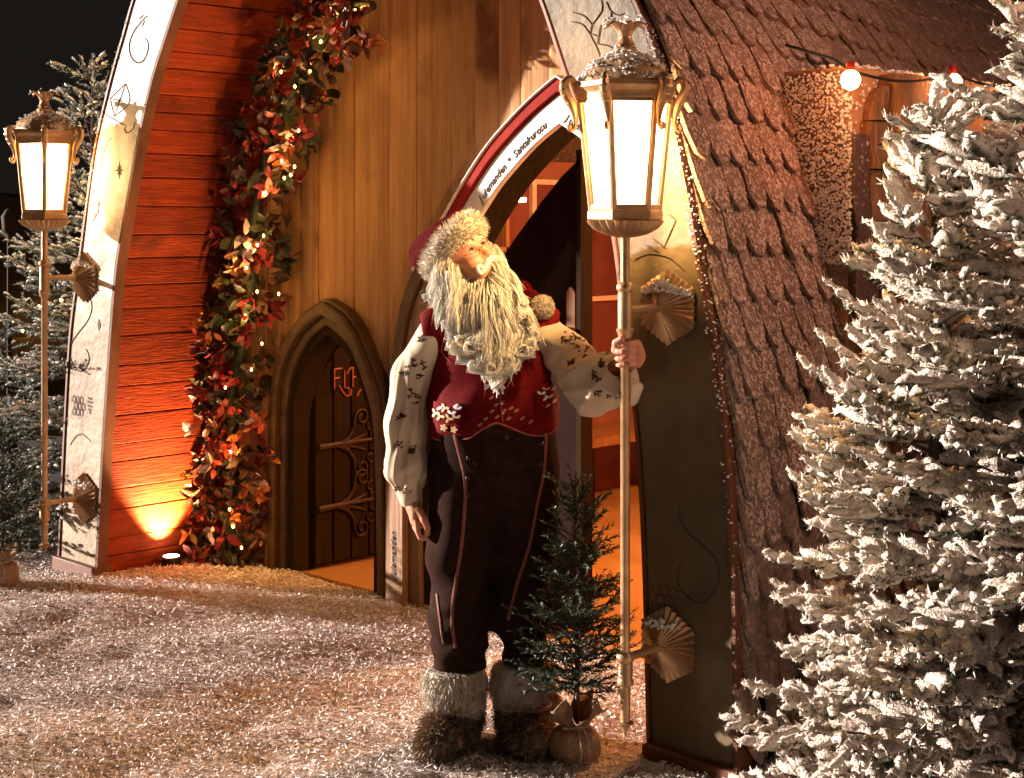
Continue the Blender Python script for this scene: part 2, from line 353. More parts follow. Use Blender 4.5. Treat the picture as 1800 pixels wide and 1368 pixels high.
for k in range(8):
    a = k*math.pi/4; r = .042 if k % 2 == 0 else .03
    mb.add([(.23+r*math.cos(a), -.002, 1.927+1.15*r*math.sin(a)), (.23+.008*math.cos(a+1.57), -.002, 1.927+.008*math.sin(a+1.57)), (.23, -.0045, 1.927), (.23+.008*math.cos(a-1.57), -.002, 1.927+.008*math.sin(a-1.57))], [(0,1,2),(0,2,3)])
hpart(mb.build('carved_star', M_carve, smooth=False))
mb = MB(); mb.add([(.048,-.002,1.235),(.064,-.002,1.204),(.048,-.002,1.172),(.036,-.002,1.204)], [(0,1,2,3)]); hpart(mb.build('carved_diamond', M_carve))
for cx, cz, sg in ((-.147,.806,1), (3.445,.507,1)):
    mb = MB()
    for i in range(3):
        for j in range(3):
            x = cx+(i-1)*.034+(j % 2)*.017; z = cz+(j-1)*.03
            hx = [(x+.018*math.cos(math.pi/6+k*math.pi/3), -.003, z+.018*math.sin(math.pi/6+k*math.pi/3)) for k in range(7)]
            mb.tube(hx, .0016, 4)
    hpart(mb.build('carved_honeycomb', M_frame_edge))
mb = MB()
for k, (dz, w) in enumerate(((.03,.018),(.012,.022),(-.006,.02),(-.024,.013),(-.038,.007))):
    mb.add([(-.034-w,-.002,.822+dz+.006),(-.034+w,-.002,.822+dz+.002),(-.034+w*.9,-.002,.822+dz-.008),(-.034-w*.9,-.002,.822+dz-.005)], [(0,1,2,3)])
hpart(mb.build('carved_bee', M_carve))
# weathering dent lines low on the left foot of the arch: dark plinth block
mb = MB(); mb.prism([(-.345,-.02),(.03,-.02),(.036,.06),(-.34,.06)], -.03, .08); hpart(mb.build('plinth', M_frame_edge, bevel=.005))
mb = MB(); mb.prism([(3.37,-.02),(3.74,-.02),(3.735,.05),(3.375,.05)], -.03, .08); hpart(mb.build('plinth', M_frame_edge, bevel=.005))

# soffit: red planks lining the inside of the arch on the left
def arc_table(P):
    s = [0]
    for i in range(1, len(P)): s.append(s[-1]+math.hypot(P[i][0]-P[i-1][0], P[i][1]-P[i-1][1]))
    return s
def arc_pt(P, S, s):
    s = min(max(s, 0), S[-1]-1e-6); j = 0
    j = min(len(S)-2, int(np.searchsorted(S, s))-1) if s > 0 else 0
    t = (s-S[j])/(S[j+1]-S[j]); dx = P[j+1][0]-P[j][0]; dz = P[j+1][1]-P[j][1]; l = math.hypot(dx, dz)
    return lerp(P[j][0], P[j+1][0], t), lerp(P[j][1], P[j+1][1], t), dx/l, dz/l
SLi, SRi, SRo = arc_table(Li), arc_table(Ri), arc_table(Ro)
mb = MB(); mb.strip([[(x-.035,.02,z), (x-.035,.80,z), (x-.05,.80,z), (x-.05,.02,z)] for x, z in Li], closed=True)
soffit = hpart(mb.build('soffit', M_dark))
mb = MB(); mb.strip([[(x+.03,.055,z), (x+.03,.80,z), (x+.05,.80,z), (x+.05,.055,z)] for x, z in Ri], closed=True)
hpart(mb.build('right_soffit', M_plank))
s = 0
while s < 3.6:
    w = random.choice([.085, .10, .115, .13, .14]); g = random.uniform(.0015, .005); pr = random.uniform(-.0006, .0008); tl = 0
    mb = MB(); rings = []
    for k in range(4):
        q = [0, .03, .97, 1][k]; x, z, tx, tz = arc_pt(Li, SLi, s+q*(w-g)); e = -.0025 if k in (0, 3) else 0
        nx_, nz_ = tz, -tx
        f = .004+pr+e+tl*(q-.5)
        rings.append([(x+nx_*f, .05, z+nz_*f), (x+nx_*(f+random.uniform(-.001,.001)), .3, z+nz_*f), (x+nx_*f, .55, z+nz_*f), (x+nx_*f, .80, z+nz_*f), (x-nx_*.02, .80, z-nz_*.02), (x-nx_*.02, .05, z-nz_*.02)])
    mb.strip(rings, closed=True); hpart(mb.build('plank', M_plank, smooth=False), soffit).matrix_parent_inverse = Matrix()
    s += w
# back wall of upright boards with two pointed openings
E_in = [(.564,0),(.566,.60),(.587,.839),(.675,1.037),(.826,1.154),(.994,1.058),(1.116,.831),(1.16,.629),(1.164,0)]
E_out = [(.43,0),(.44,.70),(.474,.969),(.564,1.14),(.719,1.27),(.868,1.331),(1.046,1.256),(1.20,1.056),(1.294,.80),(1.332,0)]
D_out = [(1.351,0),(1.335,.8),(1.39,1.26),(1.54,1.54),(1.684,1.70),(1.797,1.836),(1.961,2.005),(2.17,2.160),(2.345,2.262)]
D_in = [(1.515,0),(1.50,.8),(1.55,1.20),(1.684,1.45),(1.80,1.61),(1.93,1.765),(2.028,1.862),(2.20,1.996),(2.345,2.080)]
AX = 2.345
def hole(x):
    if .50 < x < 1.245:
        t = abs(x-.84)/(.34 if x < .84 else .405); return .62+.62*math.sqrt(max(0, 1-t**1.7))
    if 1.43 < x < 3.17:
        t = abs(x-AX)/.94; return 1.15+1.0*max(0, 1-t**1.35)
    return -.02
Lz = np.array([p[1] for p in Li]); Lx = np.array([p[0] for p in Li])
mb = MB(); mb.add([(-.1,.80,-.02),(.4,.80,-.02),(.4,.80,2.0),(-.1,.80,1.0)], [(0,1,2,3)])
wall = hpart(mb.build('wall', M_dark))
seams = [-.05]
while seams[-1] < 3.45: seams.append(seams[-1]+random.choice([.105,.125,.14,.15,.16]))
for e in (.50, 1.245, 1.43, 3.17):
    k = min(range(len(seams)), key=lambda i: abs(seams[i]-e)); seams[k] = e
for a, b in zip(seams[:-1], seams[1:]):
    n = 6; xs_ = [a+.001+(b-a-.003)*k/n for k in range(n+1)]; pr = random.uniform(-.003, .003)
    fr, bk = [], []
    for k, x in enumerate(xs_):
        xm = min(max(x, a+.004), b-.004); zb = hole(xm); zt = min(3.3, float(np.interp(x+.08, Lx, Lz))) if x < 1.5 else 3.3
        if x > 1.75: zt = min(zt, float(np.interp(x, [p[0] for p in reversed(Ri)], [p[1] for p in reversed(Ri)]))+.04)
        zt = max(zt, zb+.05); e = .004 if k in (0, n) else 0
        fr.append([(x,.76+pr+e,lerp(zb,zt,q)) for q in (0,.25,.5,.75,1)]); bk.append([(x,.79,zb),(x,.79,zt)])
    mb = MB(); mb.strip(fr); mb.strip([[p[0], q[0]] for p, q in zip(fr, bk)]); mb.strip([[p[-1], q[-1]] for p, q in zip(fr, bk)])
    mb.add([fr[0][0], fr[0][-1], bk[0][1], bk[0][0]], [(0,1,2,3)]); mb.add([fr[-1][0], fr[-1][-1], bk[-1][1], bk[-1][0]], [(0,1,2,3)])
    mb.strip(bk); o = hpart(mb.build('board', M_board, smooth=False), wall); o.matrix_parent_inverse = Matrix()

def band(name, A, B, y0, y1, m, parent=None, n=60, mirror=None, bevel=.003):
    a, b = prof(A, n), prof(B, n)
    if mirror is not None:
        a = a + [(2*mirror-x, z) for x, z in reversed(a[:-1])]; b = b + [(2*mirror-x, z) for x, z in reversed(b[:-1])]
    mb = MB(); mb.strip([[(p[0],y0,p[1]), (q[0],y0,q[1]), (q[0],y1,q[1]), (p[0],y1,p[1])] for p, q in zip(a, b)], closed=True)
    for k in (0, -1):
        p, q = a[k], b[k]; mb.add([(p[0],y0,p[1]), (q[0],y0,q[1]), (q[0],y1,q[1]), (p[0],y1,p[1])], [(0,1,2,3)])
    o = mb.build(name, m, bevel=bevel)
    return hpart(o, parent)
def mixc(A, B, t, n=40):
    a, b = prof(A, n), prof(B, n); return [(lerp(p[0],q[0],t), lerp(p[1],q[1],t)) for p, q in zip(a, b)]
def zcut(P, lo=-1, hi=9): return [p for p in prof(P, 90) if lo <= p[1] <= hi]
def band2(name, t0, t1, y0, y1, m, parent=None, lo=-1, hi=9, both=True):
    A, B = prof(mixc(D_out, D_in, t0), 90), prof(mixc(D_out, D_in, t1), 90); K_ = [i for i in range(90) if lo <= B[i][1] <= hi]
    A, B = [A[i] for i in K_], [B[i] for i in K_]; objs = []
    if hi > 5:
        A = A+[(2*AX-x, z) for x, z in reversed(A[:-1])]; B = B+[(2*AX-x, z) for x, z in reversed(B[:-1])]; sets = [(A, B)]
    else: sets = [(A, B), ([(2*AX-x, z) for x, z in A], [(2*AX-x, z) for x, z in B])]
    for A, B in sets:
        mb = MB(); mb.strip([[(p[0],y0,p[1]), (q[0],y0,q[1]), (q[0],y1,q[1]), (p[0],y1,p[1])] for p, q in zip(A, B)], closed=True)
        for k in (0, -1):
            p, q = A[k], B[k]; mb.add([(p[0],y0,p[1]), (q[0],y0,q[1]), (q[0],y1,q[1]), (p[0],y1,p[1])], [(0,1,2,3)])
        o = hpart(mb.build(name, m, bevel=.003), parent)
        if parent: o.matrix_parent_inverse = Matrix()
        objs.append(o)
    return objs[0]
def sub(o): o.matrix_parent_inverse = Matrix(); return o
dframe = band2('door_frame', .34, 1.0, .705, .735, M_white, lo=1.50)
band2('outer_moulding', 0, .30, .69, .765, M_red, dframe, lo=1.46); band2('edge_bead', -.07, -.01, .68, .765, M_white, dframe, lo=1.46)
band2('lower_jamb', .34, 1.0, .707, .735, M_jamb, dframe, hi=1.4999); band2('lower_moulding', -.05, .30, .692, .765, M_elfframe, dframe, hi=1.4599)
band2('reveal', .8, .985, .736, .895, M_elfwood, dframe)
mb = MB(); mb.box((1.335,.665,-.02), (1.45,.70,.62)); sub(hpart(mb.build('jamb_board', M_jamb, bevel=.004), dframe))
# lettering round the door arch
def text_mesh(s, size, shear=.25, ext=.0012, bold=.0):
    cu = bpy.data.curves.new('lettering', 'FONT'); cu.body = s; cu.size = size; cu.shear = shear; cu.extrude = ext; cu.offset = bold; cu.resolution_u = 3
    o = bpy.data.objects.new('tmp', cu); COL.objects.link(o)
    dg = bpy.context.evaluated_depsgraph_get(); me = bpy.data.meshes.new_from_object(o.evaluated_get(dg)); w = o.dimensions.x
    bpy.data.objects.remove(o); bpy.data.curves.remove(cu); return me, w
band_mid = prof(mixc(D_out, D_in, .86), 90); SB = arc_table(band_mid)
def along(word, s0, size, rev=False):
    s = s0
    for ch in word:
        me, w = text_mesh(ch, size); me.materials.append(M_ink)
        if rev:
            x, z, tx, tz = arc_pt(band_mid, SB, s); x = 2*AX-x; tz = -tz; s -= w*.98+size*.02
        else:
            x, z, tx, tz = arc_pt(band_mid, SB, s); s += w*.98+size*.02
        o = link('letter', me, dframe)
        R = Matrix(((tx, -tz, 0), (0, 0, -1), (tz, tx, 0)))
        o.matrix_local = Matrix.Translation((x, .7035, z)) @ R.to_4x4()
    return s
def s_of(x):
    return float(np.interp(x, [p[0] for p in band_mid][20:], SB[20:]))
along('Kerstman', s_of(1.70), .044); along('Julemanden', s_of(1.905), .044); along('Santakurosu', s_of(2.10), .044); along('Julenissen', s_of(2.318), .046, True)
for xs_ in (1.885, 2.095):
    x, z, tx, tz = arc_pt(band_mid, SB, s_of(xs_)-.022); mb = MB(); cx, cz = x-tz*.02, z+tx*.02
    for k in range(8):
        a = k*math.pi/4; mb.add([(cx+.013*math.cos(a), .7022, cz+.013*math.sin(a)), (cx+.004*math.cos(a+.9), .7022, cz+.004*math.sin(a+.9)), (cx, .7018, cz), (cx+.004*math.cos(a-.9), .7022, cz+.004*math.sin(a-.9))], [(0,1,2,3)])
    sub(hpart(mb.build('star', M_ink, smooth=False), dframe))
me, w = text_mesh('Julemanden', .045, .3); me.materials.append(M_ink); o = link('letter', me, dframe); o.matrix_local = Matrix.Translation((1.405, .6635, .12)) @ Matrix(((0,-1,0),(0,0,-1),(1,0,0))).to_4x4()
# left leaf of the large door, closed
leaf = [(1.52,.01),(1.52,.98),(1.60,1.20),(1.76,1.42),(1.92,1.60),(2.09,1.77),(2.20,1.87),(2.285,1.93),(2.285,.01)]
mb = MB(); mb.prism(leaf, .90, .95); door = hpart(mb.build('door', M_doorwood, smooth=False, bevel=.004))
mb = MB(); mb.tube([(x,.893,z) for x, z in leaf[1:8]], .014, 6); sub(hpart(mb.build('edge_moulding', M_doorwood), door))
mb = MB(); mb.box((2.27,.888,.02), (2.295,.96,1.985)); sub(hpart(mb.build('edge_strip', M_elfwood), door))
mb = MB(); mb.prism([(2.215,1.20),(2.262,1.20),(2.262,1.40),(2.2385,1.425),(2.215,1.40)], .888, .899); sub(hpart(mb.build('handle_plate', mat('copper_plate', (.22,.085,.035), rough=.7, bump=.1, spec=.2), smooth=False), door))
mb = MB(); mb.tube([(2.2385,.886,1.25),(2.2385,.855,1.25),(2.20,.85,1.248),(2.15,.852,1.245)], .008, 8); sub(hpart(mb.build('handle', M_bronze), door))
# elf door: stepped pointed frame and open leaf
eframe = band('elf_door_frame', mixc(E_out, E_in, .10), mixc(E_out, E_in, .42), .675, .78, M_elfframe, bevel=.012)
sub(band('outer_moulding', E_out, mixc(E_out, E_in, .10), .70, .775, M_elfframe, eframe, bevel=.006))
sub(band('inner_moulding', mixc(E_out, E_in, .42), mixc(E_out, E_in, .7), .715, .80, M_elfframe, eframe, bevel=.01))
sub(band('reveal', mixc(E_out, E_in, .7), E_in, .74, .88, M_elfwood, eframe, bevel=.006))
elf = empty('elf_door'); elf.parent = house; elf.matrix_parent_inverse = HP; elf.location = (.585, .85, .01)
elf.rotation_euler = (0, 0, math.radians(88))
EL = [(0,0),(0,.80),(.05,.93),(.13,1.04),(.235,1.115),(.36,1.02),(.46,.86),(.53,.70),(.56,.60),(.56,0)]
mb = MB(); mb.prism(EL, 0, .04); mb.build('leaf_panel', M_elfwood, elf, smooth=False, bevel=.004)
for k in range(5):
    x0, x1 = .005+k*.111, .111*(k+1)
    zt = min(np.interp(x0+.01, [p[0] for p in EL[1:]], [p[1] for p in EL[1:]]), np.interp(x1-.01, [p[0] for p in EL[1:]], [p[1] for p in EL[1:]]))-.01
    mb = MB(); mb.box((x0,-.010,.01), (x1-.004,-.0005,zt)); mb.build('plank', M_elfwood, elf, bevel=.003)
def spiral(cx, cz, r0, turns, a0, d=1, n=22):
    return [(cx+r0*(1-.75*k/n)*math.cos(a0+d*turns*2*math.pi*k/n), -.018, cz+r0*(1-.75*k/n)*math.sin(a0+d*turns*2*math.pi*k/n)) for k in range(n)]
for hz in (.28, .58):
    mb = MB(); mb.tube([(.02,-.018,hz),(.16,-.018,hz+.005),(.40,-.018,hz+.01)], [.016,.014,.006], 6)
    for sg in (1, -1):
        st = [(.14,-.018,hz), (.20,-.018,hz+sg*.03), (.235,-.018,hz+sg*.08), (.24,-.018,hz+sg*.13)]
        mb.tube(st, [.012,.010,.008,.006], 6); mb.tube(spiral(.285, hz+sg*.125, .045, 1.3, math.pi, -sg), .006, 6)
        mb.tube([(.15,-.018,hz), (.25,-.018,hz+sg*.02), (.31,-.018,hz+sg*.04)], [.008,.007,.004], 6)
        mb.tube(spiral(.34, hz+sg*.075, .038, 1.2, -sg*math.pi/2, sg), .005, 6)
    mb.build('hinge', M_iron, elf)
mb = MB(); q = -.016   # hand-drawn letters E L F L E with long tails
for p in ([(0,.10),(.0,0)], [(0,.10),(.045,.102)], [(0,.052),(.03,.055)], [(.028,.015),(.05,-.02),(.075,-.045),(.10,-.04),(.105,-.015),(.092,-.01),(.088,-.03)], [(.06,.088),(.062,.0),(.09,-.005)],
          [(.075,.07),(.085,.085),(.10,.10),(.14,.095)], [(.112,.096),(.114,.0)], [(.112,.05),(.13,.052)], [(.16,.105),(.162,.01),(.19,.012)],
          [(.175,.085),(.185,.115),(.205,.12),(.225,.11)], [(.20,.115),(.205,.06),(.205,.03),(.235,.028)], [(.205,.075),(.22,.078)], [(.14,-.05),(.15,-.03),(.18,-.005),(.24,-.002),(.30,-.006)]):
    mb.tube([(.115+x*1.0, q, .86+z*.95) for x, z in p], .0045, 5)
mb.build('lettering', M_letter, elf)
# room behind the wall
def room_part(name, a, b, m):
    mb = MB(); mb.box(a, b); return hpart(mb.build(name, m, smooth=False))
room_part('room_floor', (-.30,.80,-.10), (3.20,5.1,-.008), M_intfloor)
room_part('room_side_wall', (.09,.80,-.1), (.15,5.1,2.05), M_pinkwall)
room_part('room_far_wall', (.09,5.1,-.1), (3.10,5.16,2.05), M_intwood)
room_part('room_right_wall', (3.18,.80,-.1), (3.22,5.1,2.1), M_intwood)
room_part('room_ceiling', (.30,.80,2.24), (3.12,5.1,2.27), M_intwood)
M_mull = mat('window_bar_paint', (.78,.55,.50), (.66,.44,.40), 10, rough=.5, bump=.1)
M_glassdk = mat('dusky_window_pane', (.20,.06,.055), (.11,.03,.03), 3, rough=.7, bump=.1, spec=.1)
win = hpart(MB().box((.155,2.30,.66), (.165,4.30,1.92)).build('inner_window', M_glassdk, smooth=False))
for y in (2.30, 2.80, 3.30, 3.80, 4.28):
    sub(hpart(MB().box((.166,y,.64), (.195,y+.035,1.94)).build('window_bar', M_mull, smooth=False), win))
for z in (.64, 1.19, 1.91):
    sub(hpart(MB().box((.1665,2.30,z), (.19,4.30,z+.03)).build('window_bar', M_mull, smooth=False), win))
bench = empty('bench', (.48, 3.25, -.008)); tag(bench, 'dark wooden bench seen through the large doorway', 'bench')
MB().box((-.2,-.55,.40), (.22,.55,.45)).build('seat', M_intwood, bench, smooth=False)
for x, y in ((-.16,-.48), (.18,-.48), (-.16,.48), (.18,.48)): MB().box((x-.03,y-.03,0), (x+.03,y+.03,.40)).build('leg', M_doorwood, bench, smooth=False)
# shelf of jars glimpsed over the door leaf
shelf = empty('wall_shelf', (.32, 1.75, 1.30), math.pi/2); tag(shelf, 'dark wooden shelf glimpsed above the large door leaf', 'shelf')
for z in (0, .22, .44): MB().box((-.5,-.12,z), (.6,.12,z+.025)).build('board', M_intwood, shelf, smooth=False)
for x in (-.5, .58): MB().box((x,-.12,-.1), (x+.025,.12,.7)).build('upright', M_intwood, shelf, smooth=False)
M_jar = mat('amber_jar', (.45,.2,.06), rough=.3, bump=0)
for k in range(2):
    x = -.12+.3*k; z = (.025, .245)[k % 2]
    MB().lathe([(.035,0),(.042,.01),(.042,.10),(.028,.12),(.028,.14)], 12).build('jar', M_jar).location = (.32, 1.75+x, 1.30+z)
jars = [o for o in COL.objects if o.name.startswith('jar')]
for k, o in enumerate(jars): tag(o, 'small amber jar on the %s board of the shelf inside the large doorway' % ('lowest', 'middle')[k], 'jar', 'jars on the inner shelf')
# pendant lamp in the room
lampo = empty('pendant_lamp', (.922, 1.843, 1.80)); tag(lampo, 'glass pendant lamp with glowing white rim behind the door arch', 'pendant lamp')
M_rim = emis('lit_lamp_rim', (1, .78, .55), 9)
M_shade = mat('smoky_glass_shade', (.25,.10,.04), (.12,.05,.02), 10, rough=.2, bump=.05)
MB().lathe([(.012,.30),(.03,.26),(.04,.16),(.085,.03),(.10,.012)], 24).build('lamp_shade', M_shade, lampo)
MB().lathe([(.10,-.010),(.104,.0),(.104,.010),(.098,.012)], 28).build('glowing_rim', M_rim, lampo)
MB().tube([(0,0,.28),(0,0,.62)], .005, 6).build('cord', M_ink, lampo)
pl = bpy.data.lights.new('pendant_light', 'POINT'); pl.energy = 3; pl.color = (1, .47, .13); pl.shadow_soft_size = .08
po = bpy.data.objects.new('pendant_light', pl); COL.objects.link(po); po.parent = lampo; po.location = (0, 0, -.06)
lamp2 = empty('ceiling_lamp', (2.75, 2.3, 2.12)); tag(lamp2, 'round warm lamp on the ceiling inside the large doorway', 'ceiling lamp')
MB().lathe([(.10,.10),(.11,.06),(.08,.02),(.0,.0)], 20).build('globe', emis('lit_globe', (1,.55,.2), 6), lamp2)
pl = bpy.data.lights.new('ceiling_light', 'POINT'); pl.energy = 95; pl.color = (1, .45, .13); pl.shadow_soft_size = .1
po = bpy.data.objects.new('ceiling_light', pl); COL.objects.link(po); po.parent = lamp2; po.location = (0, 0, -.12)

# roof on the right: backing sheet and shingles
def eave(y, up=0.0):
    return Vector((3.745-.70*up, y, 2.185+.045*(y-.5)+.52*up))
S_E = SRo[min(range(NP), key=lambda i: abs(Ro[i][1]-2.19))]
def sstep(a, b, x):
    t = min(1, max(0, (x-a)/(b-a))); return t*t*(3-2*t)
def roof_pt(s, y):
    x, z, tx, tz = arc_pt(Ro, SRo, s)
    q = min(y, 2.2); p = Vector((x-.055*q, y, z-.05*q*min(1.2, max(0, (z-.9)))))
    return p
def roof_frame(s, y):
    p = roof_pt(s, y); t = (roof_pt(s+.02, y)-roof_pt(s, y)).normalized(); h = (roof_pt(s, y+.05)-roof_pt(s, max(.05, y-.05))).normalized()
    n = h.cross(t); n = n if n.x > 0 else -n; h = t.cross(n) ; return p, h, t, n.normalized()
mb = MB()
YS = (.055,.3,.45,.5,.55,.6,.65,.7,.8,1.2,1.8,2.2,2.4,2.6,3.0,3.6,4.4,5.3)
for s0, s1, n_ in ((0, S_E-.02, 26), (S_E-.010, SRo[-1]-.001, 30)):
    mb.strip([[tuple(roof_pt(lerp(s0,s1,k/n_), y)-roof_frame(lerp(s0,s1,k/n_), y)[3]*(.015 if s0 == 0 else .008)) for y in YS] for k in range(n_+1)])
roof = hpart(mb.build('roof', M_dark, fix=False))
mb = MB(); mb.strip([[(x+.02, .055, z-.01), (x+.02, 5.3, z-.01)] for x, z in Lo]); hpart(mb.build('left_roof', M_shingle_dk, fix=False))
M_flake = mat('frost_flake', (.58,.43,.365), (.44,.31,.25), 30, rough=.85, bump=0, rnd=.1)
def shingle_mesh(seed):
    r = random.Random(seed); w = .053; L0 = .25; pts = []
    for k in range(9):
        a = math.pi + math.pi*k/8
        pts.append((w*math.cos(a)*(1+r.uniform(-.05,.05)), .085+.095*math.sin(a)*(1+r.uniform(-.12,.12))))
    pts += [(w*.98, L0), (-w*.98, L0)]
    mb = MB(); n = len(pts)
    vs_ = [(x, y, .007+r.uniform(-.001,.002)) for x, y in pts] + [(x*.98, y+.002, -.007) for x, y in pts]
    mb.add(vs_, [tuple(range(n)), tuple(range(2*n-1, n-1, -1))] + [(i, i+n, (i+1) % n+n, (i+1) % n) for i in range(n)])
    for k in range(84):      # flakes of frost stuck to the face
        y = r.uniform(.004, .152); hw = w*math.sqrt(max(0, 1-max(0, (.085-y)/.095)**2)); x = r.uniform(-hw, hw)*.92; l = r.uniform(.003,.008); a = r.uniform(0, 6.28); ux, uy = math.cos(a)*l, math.sin(a)*l; q = r.uniform(.3,.6); t1, t2 = r.uniform(-.12,.12)*l, r.uniform(-.1,.1)*l; z = .0095+r.uniform(0,.0015)
        mb.add([(x-ux+uy*q,y-uy-ux*q,z-t1-t2), (x+ux+uy*q,y+uy-ux*q,z+t1-t2), (x+ux-uy*q,y+uy+ux*q,z+t1+t2), (x-ux-uy*q,y-uy+ux*q,z-t1+t2)], [(0,1,2,3)], 1)
    return mb.mesh('shingle', [M_shingle, M_flake], smooth=False)
SM = [shingle_mesh(k) for k in range(6)]
shl = []
row = 0; s = (S_E-.012) % .150 + .002
while s < 3.3:
    y = .055 + (.055 if row % 2 else .0) + .02
    half = row % 2 == 1
    if half: y = .050
    while y < 5.25:
        p, h, t, n = roof_frame(s, y); rot = random.gauss(0, .035); lift = .044+random.uniform(-.004,.006); ds = random.gauss(0, .006)
        if random.random() < .025: rot += random.choice([-1, 1])*.16; ds -= .03; lift += .008
        tt = (t + n*(-.145)).normalized(); nn = h.cross(tt); nn = nn if nn.dot(n) > 0 else -nn
        hh = tt.cross(nn)
        R = Matrix((hh, tt, nn)).transposed() @ Matrix.Rotation(rot, 3, 'Z')
        P = p + t*ds + n*lift
        Mx = Matrix.Translation(P) @ R.to_4x4() @ Matrix.Diagonal((random.uniform(.93,1.04)*(.5 if half else 1), random.uniform(.95,1.08), 1, 1))
        in_dormer = .70 < y < 1.95 and 1.35 < P.z and s < S_E-.02
        if not in_dormer: shl.append((Mx, P))
        y += .080 if half else .109; half = False
    s += .150; row += 1
pxs, pys, ds_ = project(np.array([tuple(P) for _, P in shl]))
lim = np.interp(pys, [-100,130,450,600,900,1100,1400], [1750,1460,1520,1490,1400,1310,1290])
vis = (pys > -30) & (pxs < lim)
order = np.argsort(ds_ + np.where(vis, 0, 100))
keep = set(order[:300].tolist())
V = []; F = []; nv = 0; rest_v, rest_f = [], []
for i, (Mx, P) in enumerate(shl):
    me = SM[random.randrange(6)]
    if i in keep and vis[i]:
        o = link('shingle', me, roof); o.matrix_local = Mx
    else:
        o_ = len(rest_v); rest_v += [tuple(Mx @ v.co) for v in me.vertices]; rest_f += [tuple(q+o_ for q in f.vertices) for f in me.polygons if len(f.vertices) != 4 or f.material_index == 0]
mb = MB(); mb.add(rest_v, rest_f); o = mb.build('shingle_cover', M_shingle, roof, smooth=False, fix=False); o['kind'] = 'stuff'; sub(o)
print('shingles', len(shl), int(vis.sum()))
# dormer on the roof
M_timber = mat('rough_timber', (.36,.19,.085), (.13,.06,.028), 6, (14,14,.9), .75, .9, 10, bdist=.02)
M_orangewall = mat('ochre_dormer_wall', (.50,.27,.12), (.36,.18,.08), 8, rough=.8, bump=.3)
dorm = hpart(MB().box((3.20,.72,1.20), (3.655,1.95,2.215)).build('dormer', M_orangewall, smooth=False))
# snowy cheek
mb = MB(); n = 14
rows_ = []
for k in range(n):
    z = 1.42+.78*k/(n-1); xr = float(np.interp(z, [p[1] for p in Ro[:50]], [p[0] for p in Ro[:50]]))-.03
    rows_.append([(lerp(min(xr, 3.655), 3.66, q), .712-.006*random.random(), z) for q in (0,.33,.66,1)])
mb.strip(rows_); sub(hpart(mb.build('cheek', M_shingle, fix=False), dorm))
mb = MB()
for k in range(2600):
    z = random.uniform(1.55, 2.2); xr = float(np.interp(z, [p[1] for p in Ro[:50]], [p[0] for p in Ro[:50]]))
    r = random.uniform(.002, .0052); mb.blob((random.uniform(xr-.02, 3.68), .705-random.uniform(0,.01), z), (r*1.2, r*.6, r), .4)
for k in range(130):
    r = random.uniform(.003, .007); mb.blob((3.662, random.uniform(.72, 1.0), random.uniform(1.95, 2.2)), (r*.6, r, r), .4)
for k in range(260):
    r = random.uniform(.004, .010); mb.blob((3.66-random.random()**2*.2, random.uniform(.71, 1.9), 2.215+random.uniform(0,.012)), (r, r*1.3, r*.8), .4)
sub(hpart(mb.build('snow_crust', M_snow, smooth=False), dorm))['kind'] = 'stuff'
for y0, y1, x in ((.905, 1.135, 3.70),):
    mb = MB(); rings = []
    for k in range(9):
        z = .9+1.30*k/8; j = lambda: random.uniform(-.006,.006)
        rings.append([(3.66,y0+j(),z), (x+.05,y0+j(),z), (x+.055+j(),lerp(y0,y1,.3),z), (x+.05+j(),lerp(y0,y1,.65),z), (x+.05,y1+j(),z), (3.66,y1,z)])
    mb.strip(rings, closed=True); sub(hpart(mb.build('post', M_timber), dorm))
zb = 1.50
for k, hgt in enumerate((.19, .17, .16, .12)):
    mb = MB(); w = .115 if k < 3 else .10; rr = []
    for q in range(6):
        z = zb+hgt*q/5; ww = w*(1 if k < 3 else math.sqrt(max(.05, 1-(q/5)**2))); jx = random.uniform(-.006,.006)
        rr.append([(3.657,.91-ww,z), (3.70+jx,.91-ww,z), (3.712+jx,.91-ww*.5,z), (3.70+jx,.915,z), (3.657,.915,z)])
    mb.strip(rr, closed=True); sub(hpart(mb.build('wood_block', M_timber), dorm)); zb += hgt+.006
for k, hgt in enumerate((.2, .2, .2)):
    MB_ = MB().box((3.657,1.14,1.5+k*.21), (3.70,1.26,1.5+k*.21+hgt)); sub(hpart(MB_.build('wood_block', M_timber, smooth=False), dorm))
for y, z in ((.775,1.66), (.80,1.46), (.78,1.27)):
    o = link('large_shingle', None, dorm) if False else None
    mb = MB(); mb.add([(v.co.z, v.co.x*1.35, v.co.y*1.3) for v in SM[0].vertices], [tuple(f.vertices) for f in SM[0].polygons if f.material_index == 0])
    o = mb.build('large_shingle', M_shingle_dk, dorm, smooth=False); o.location = (3.685, y, z)
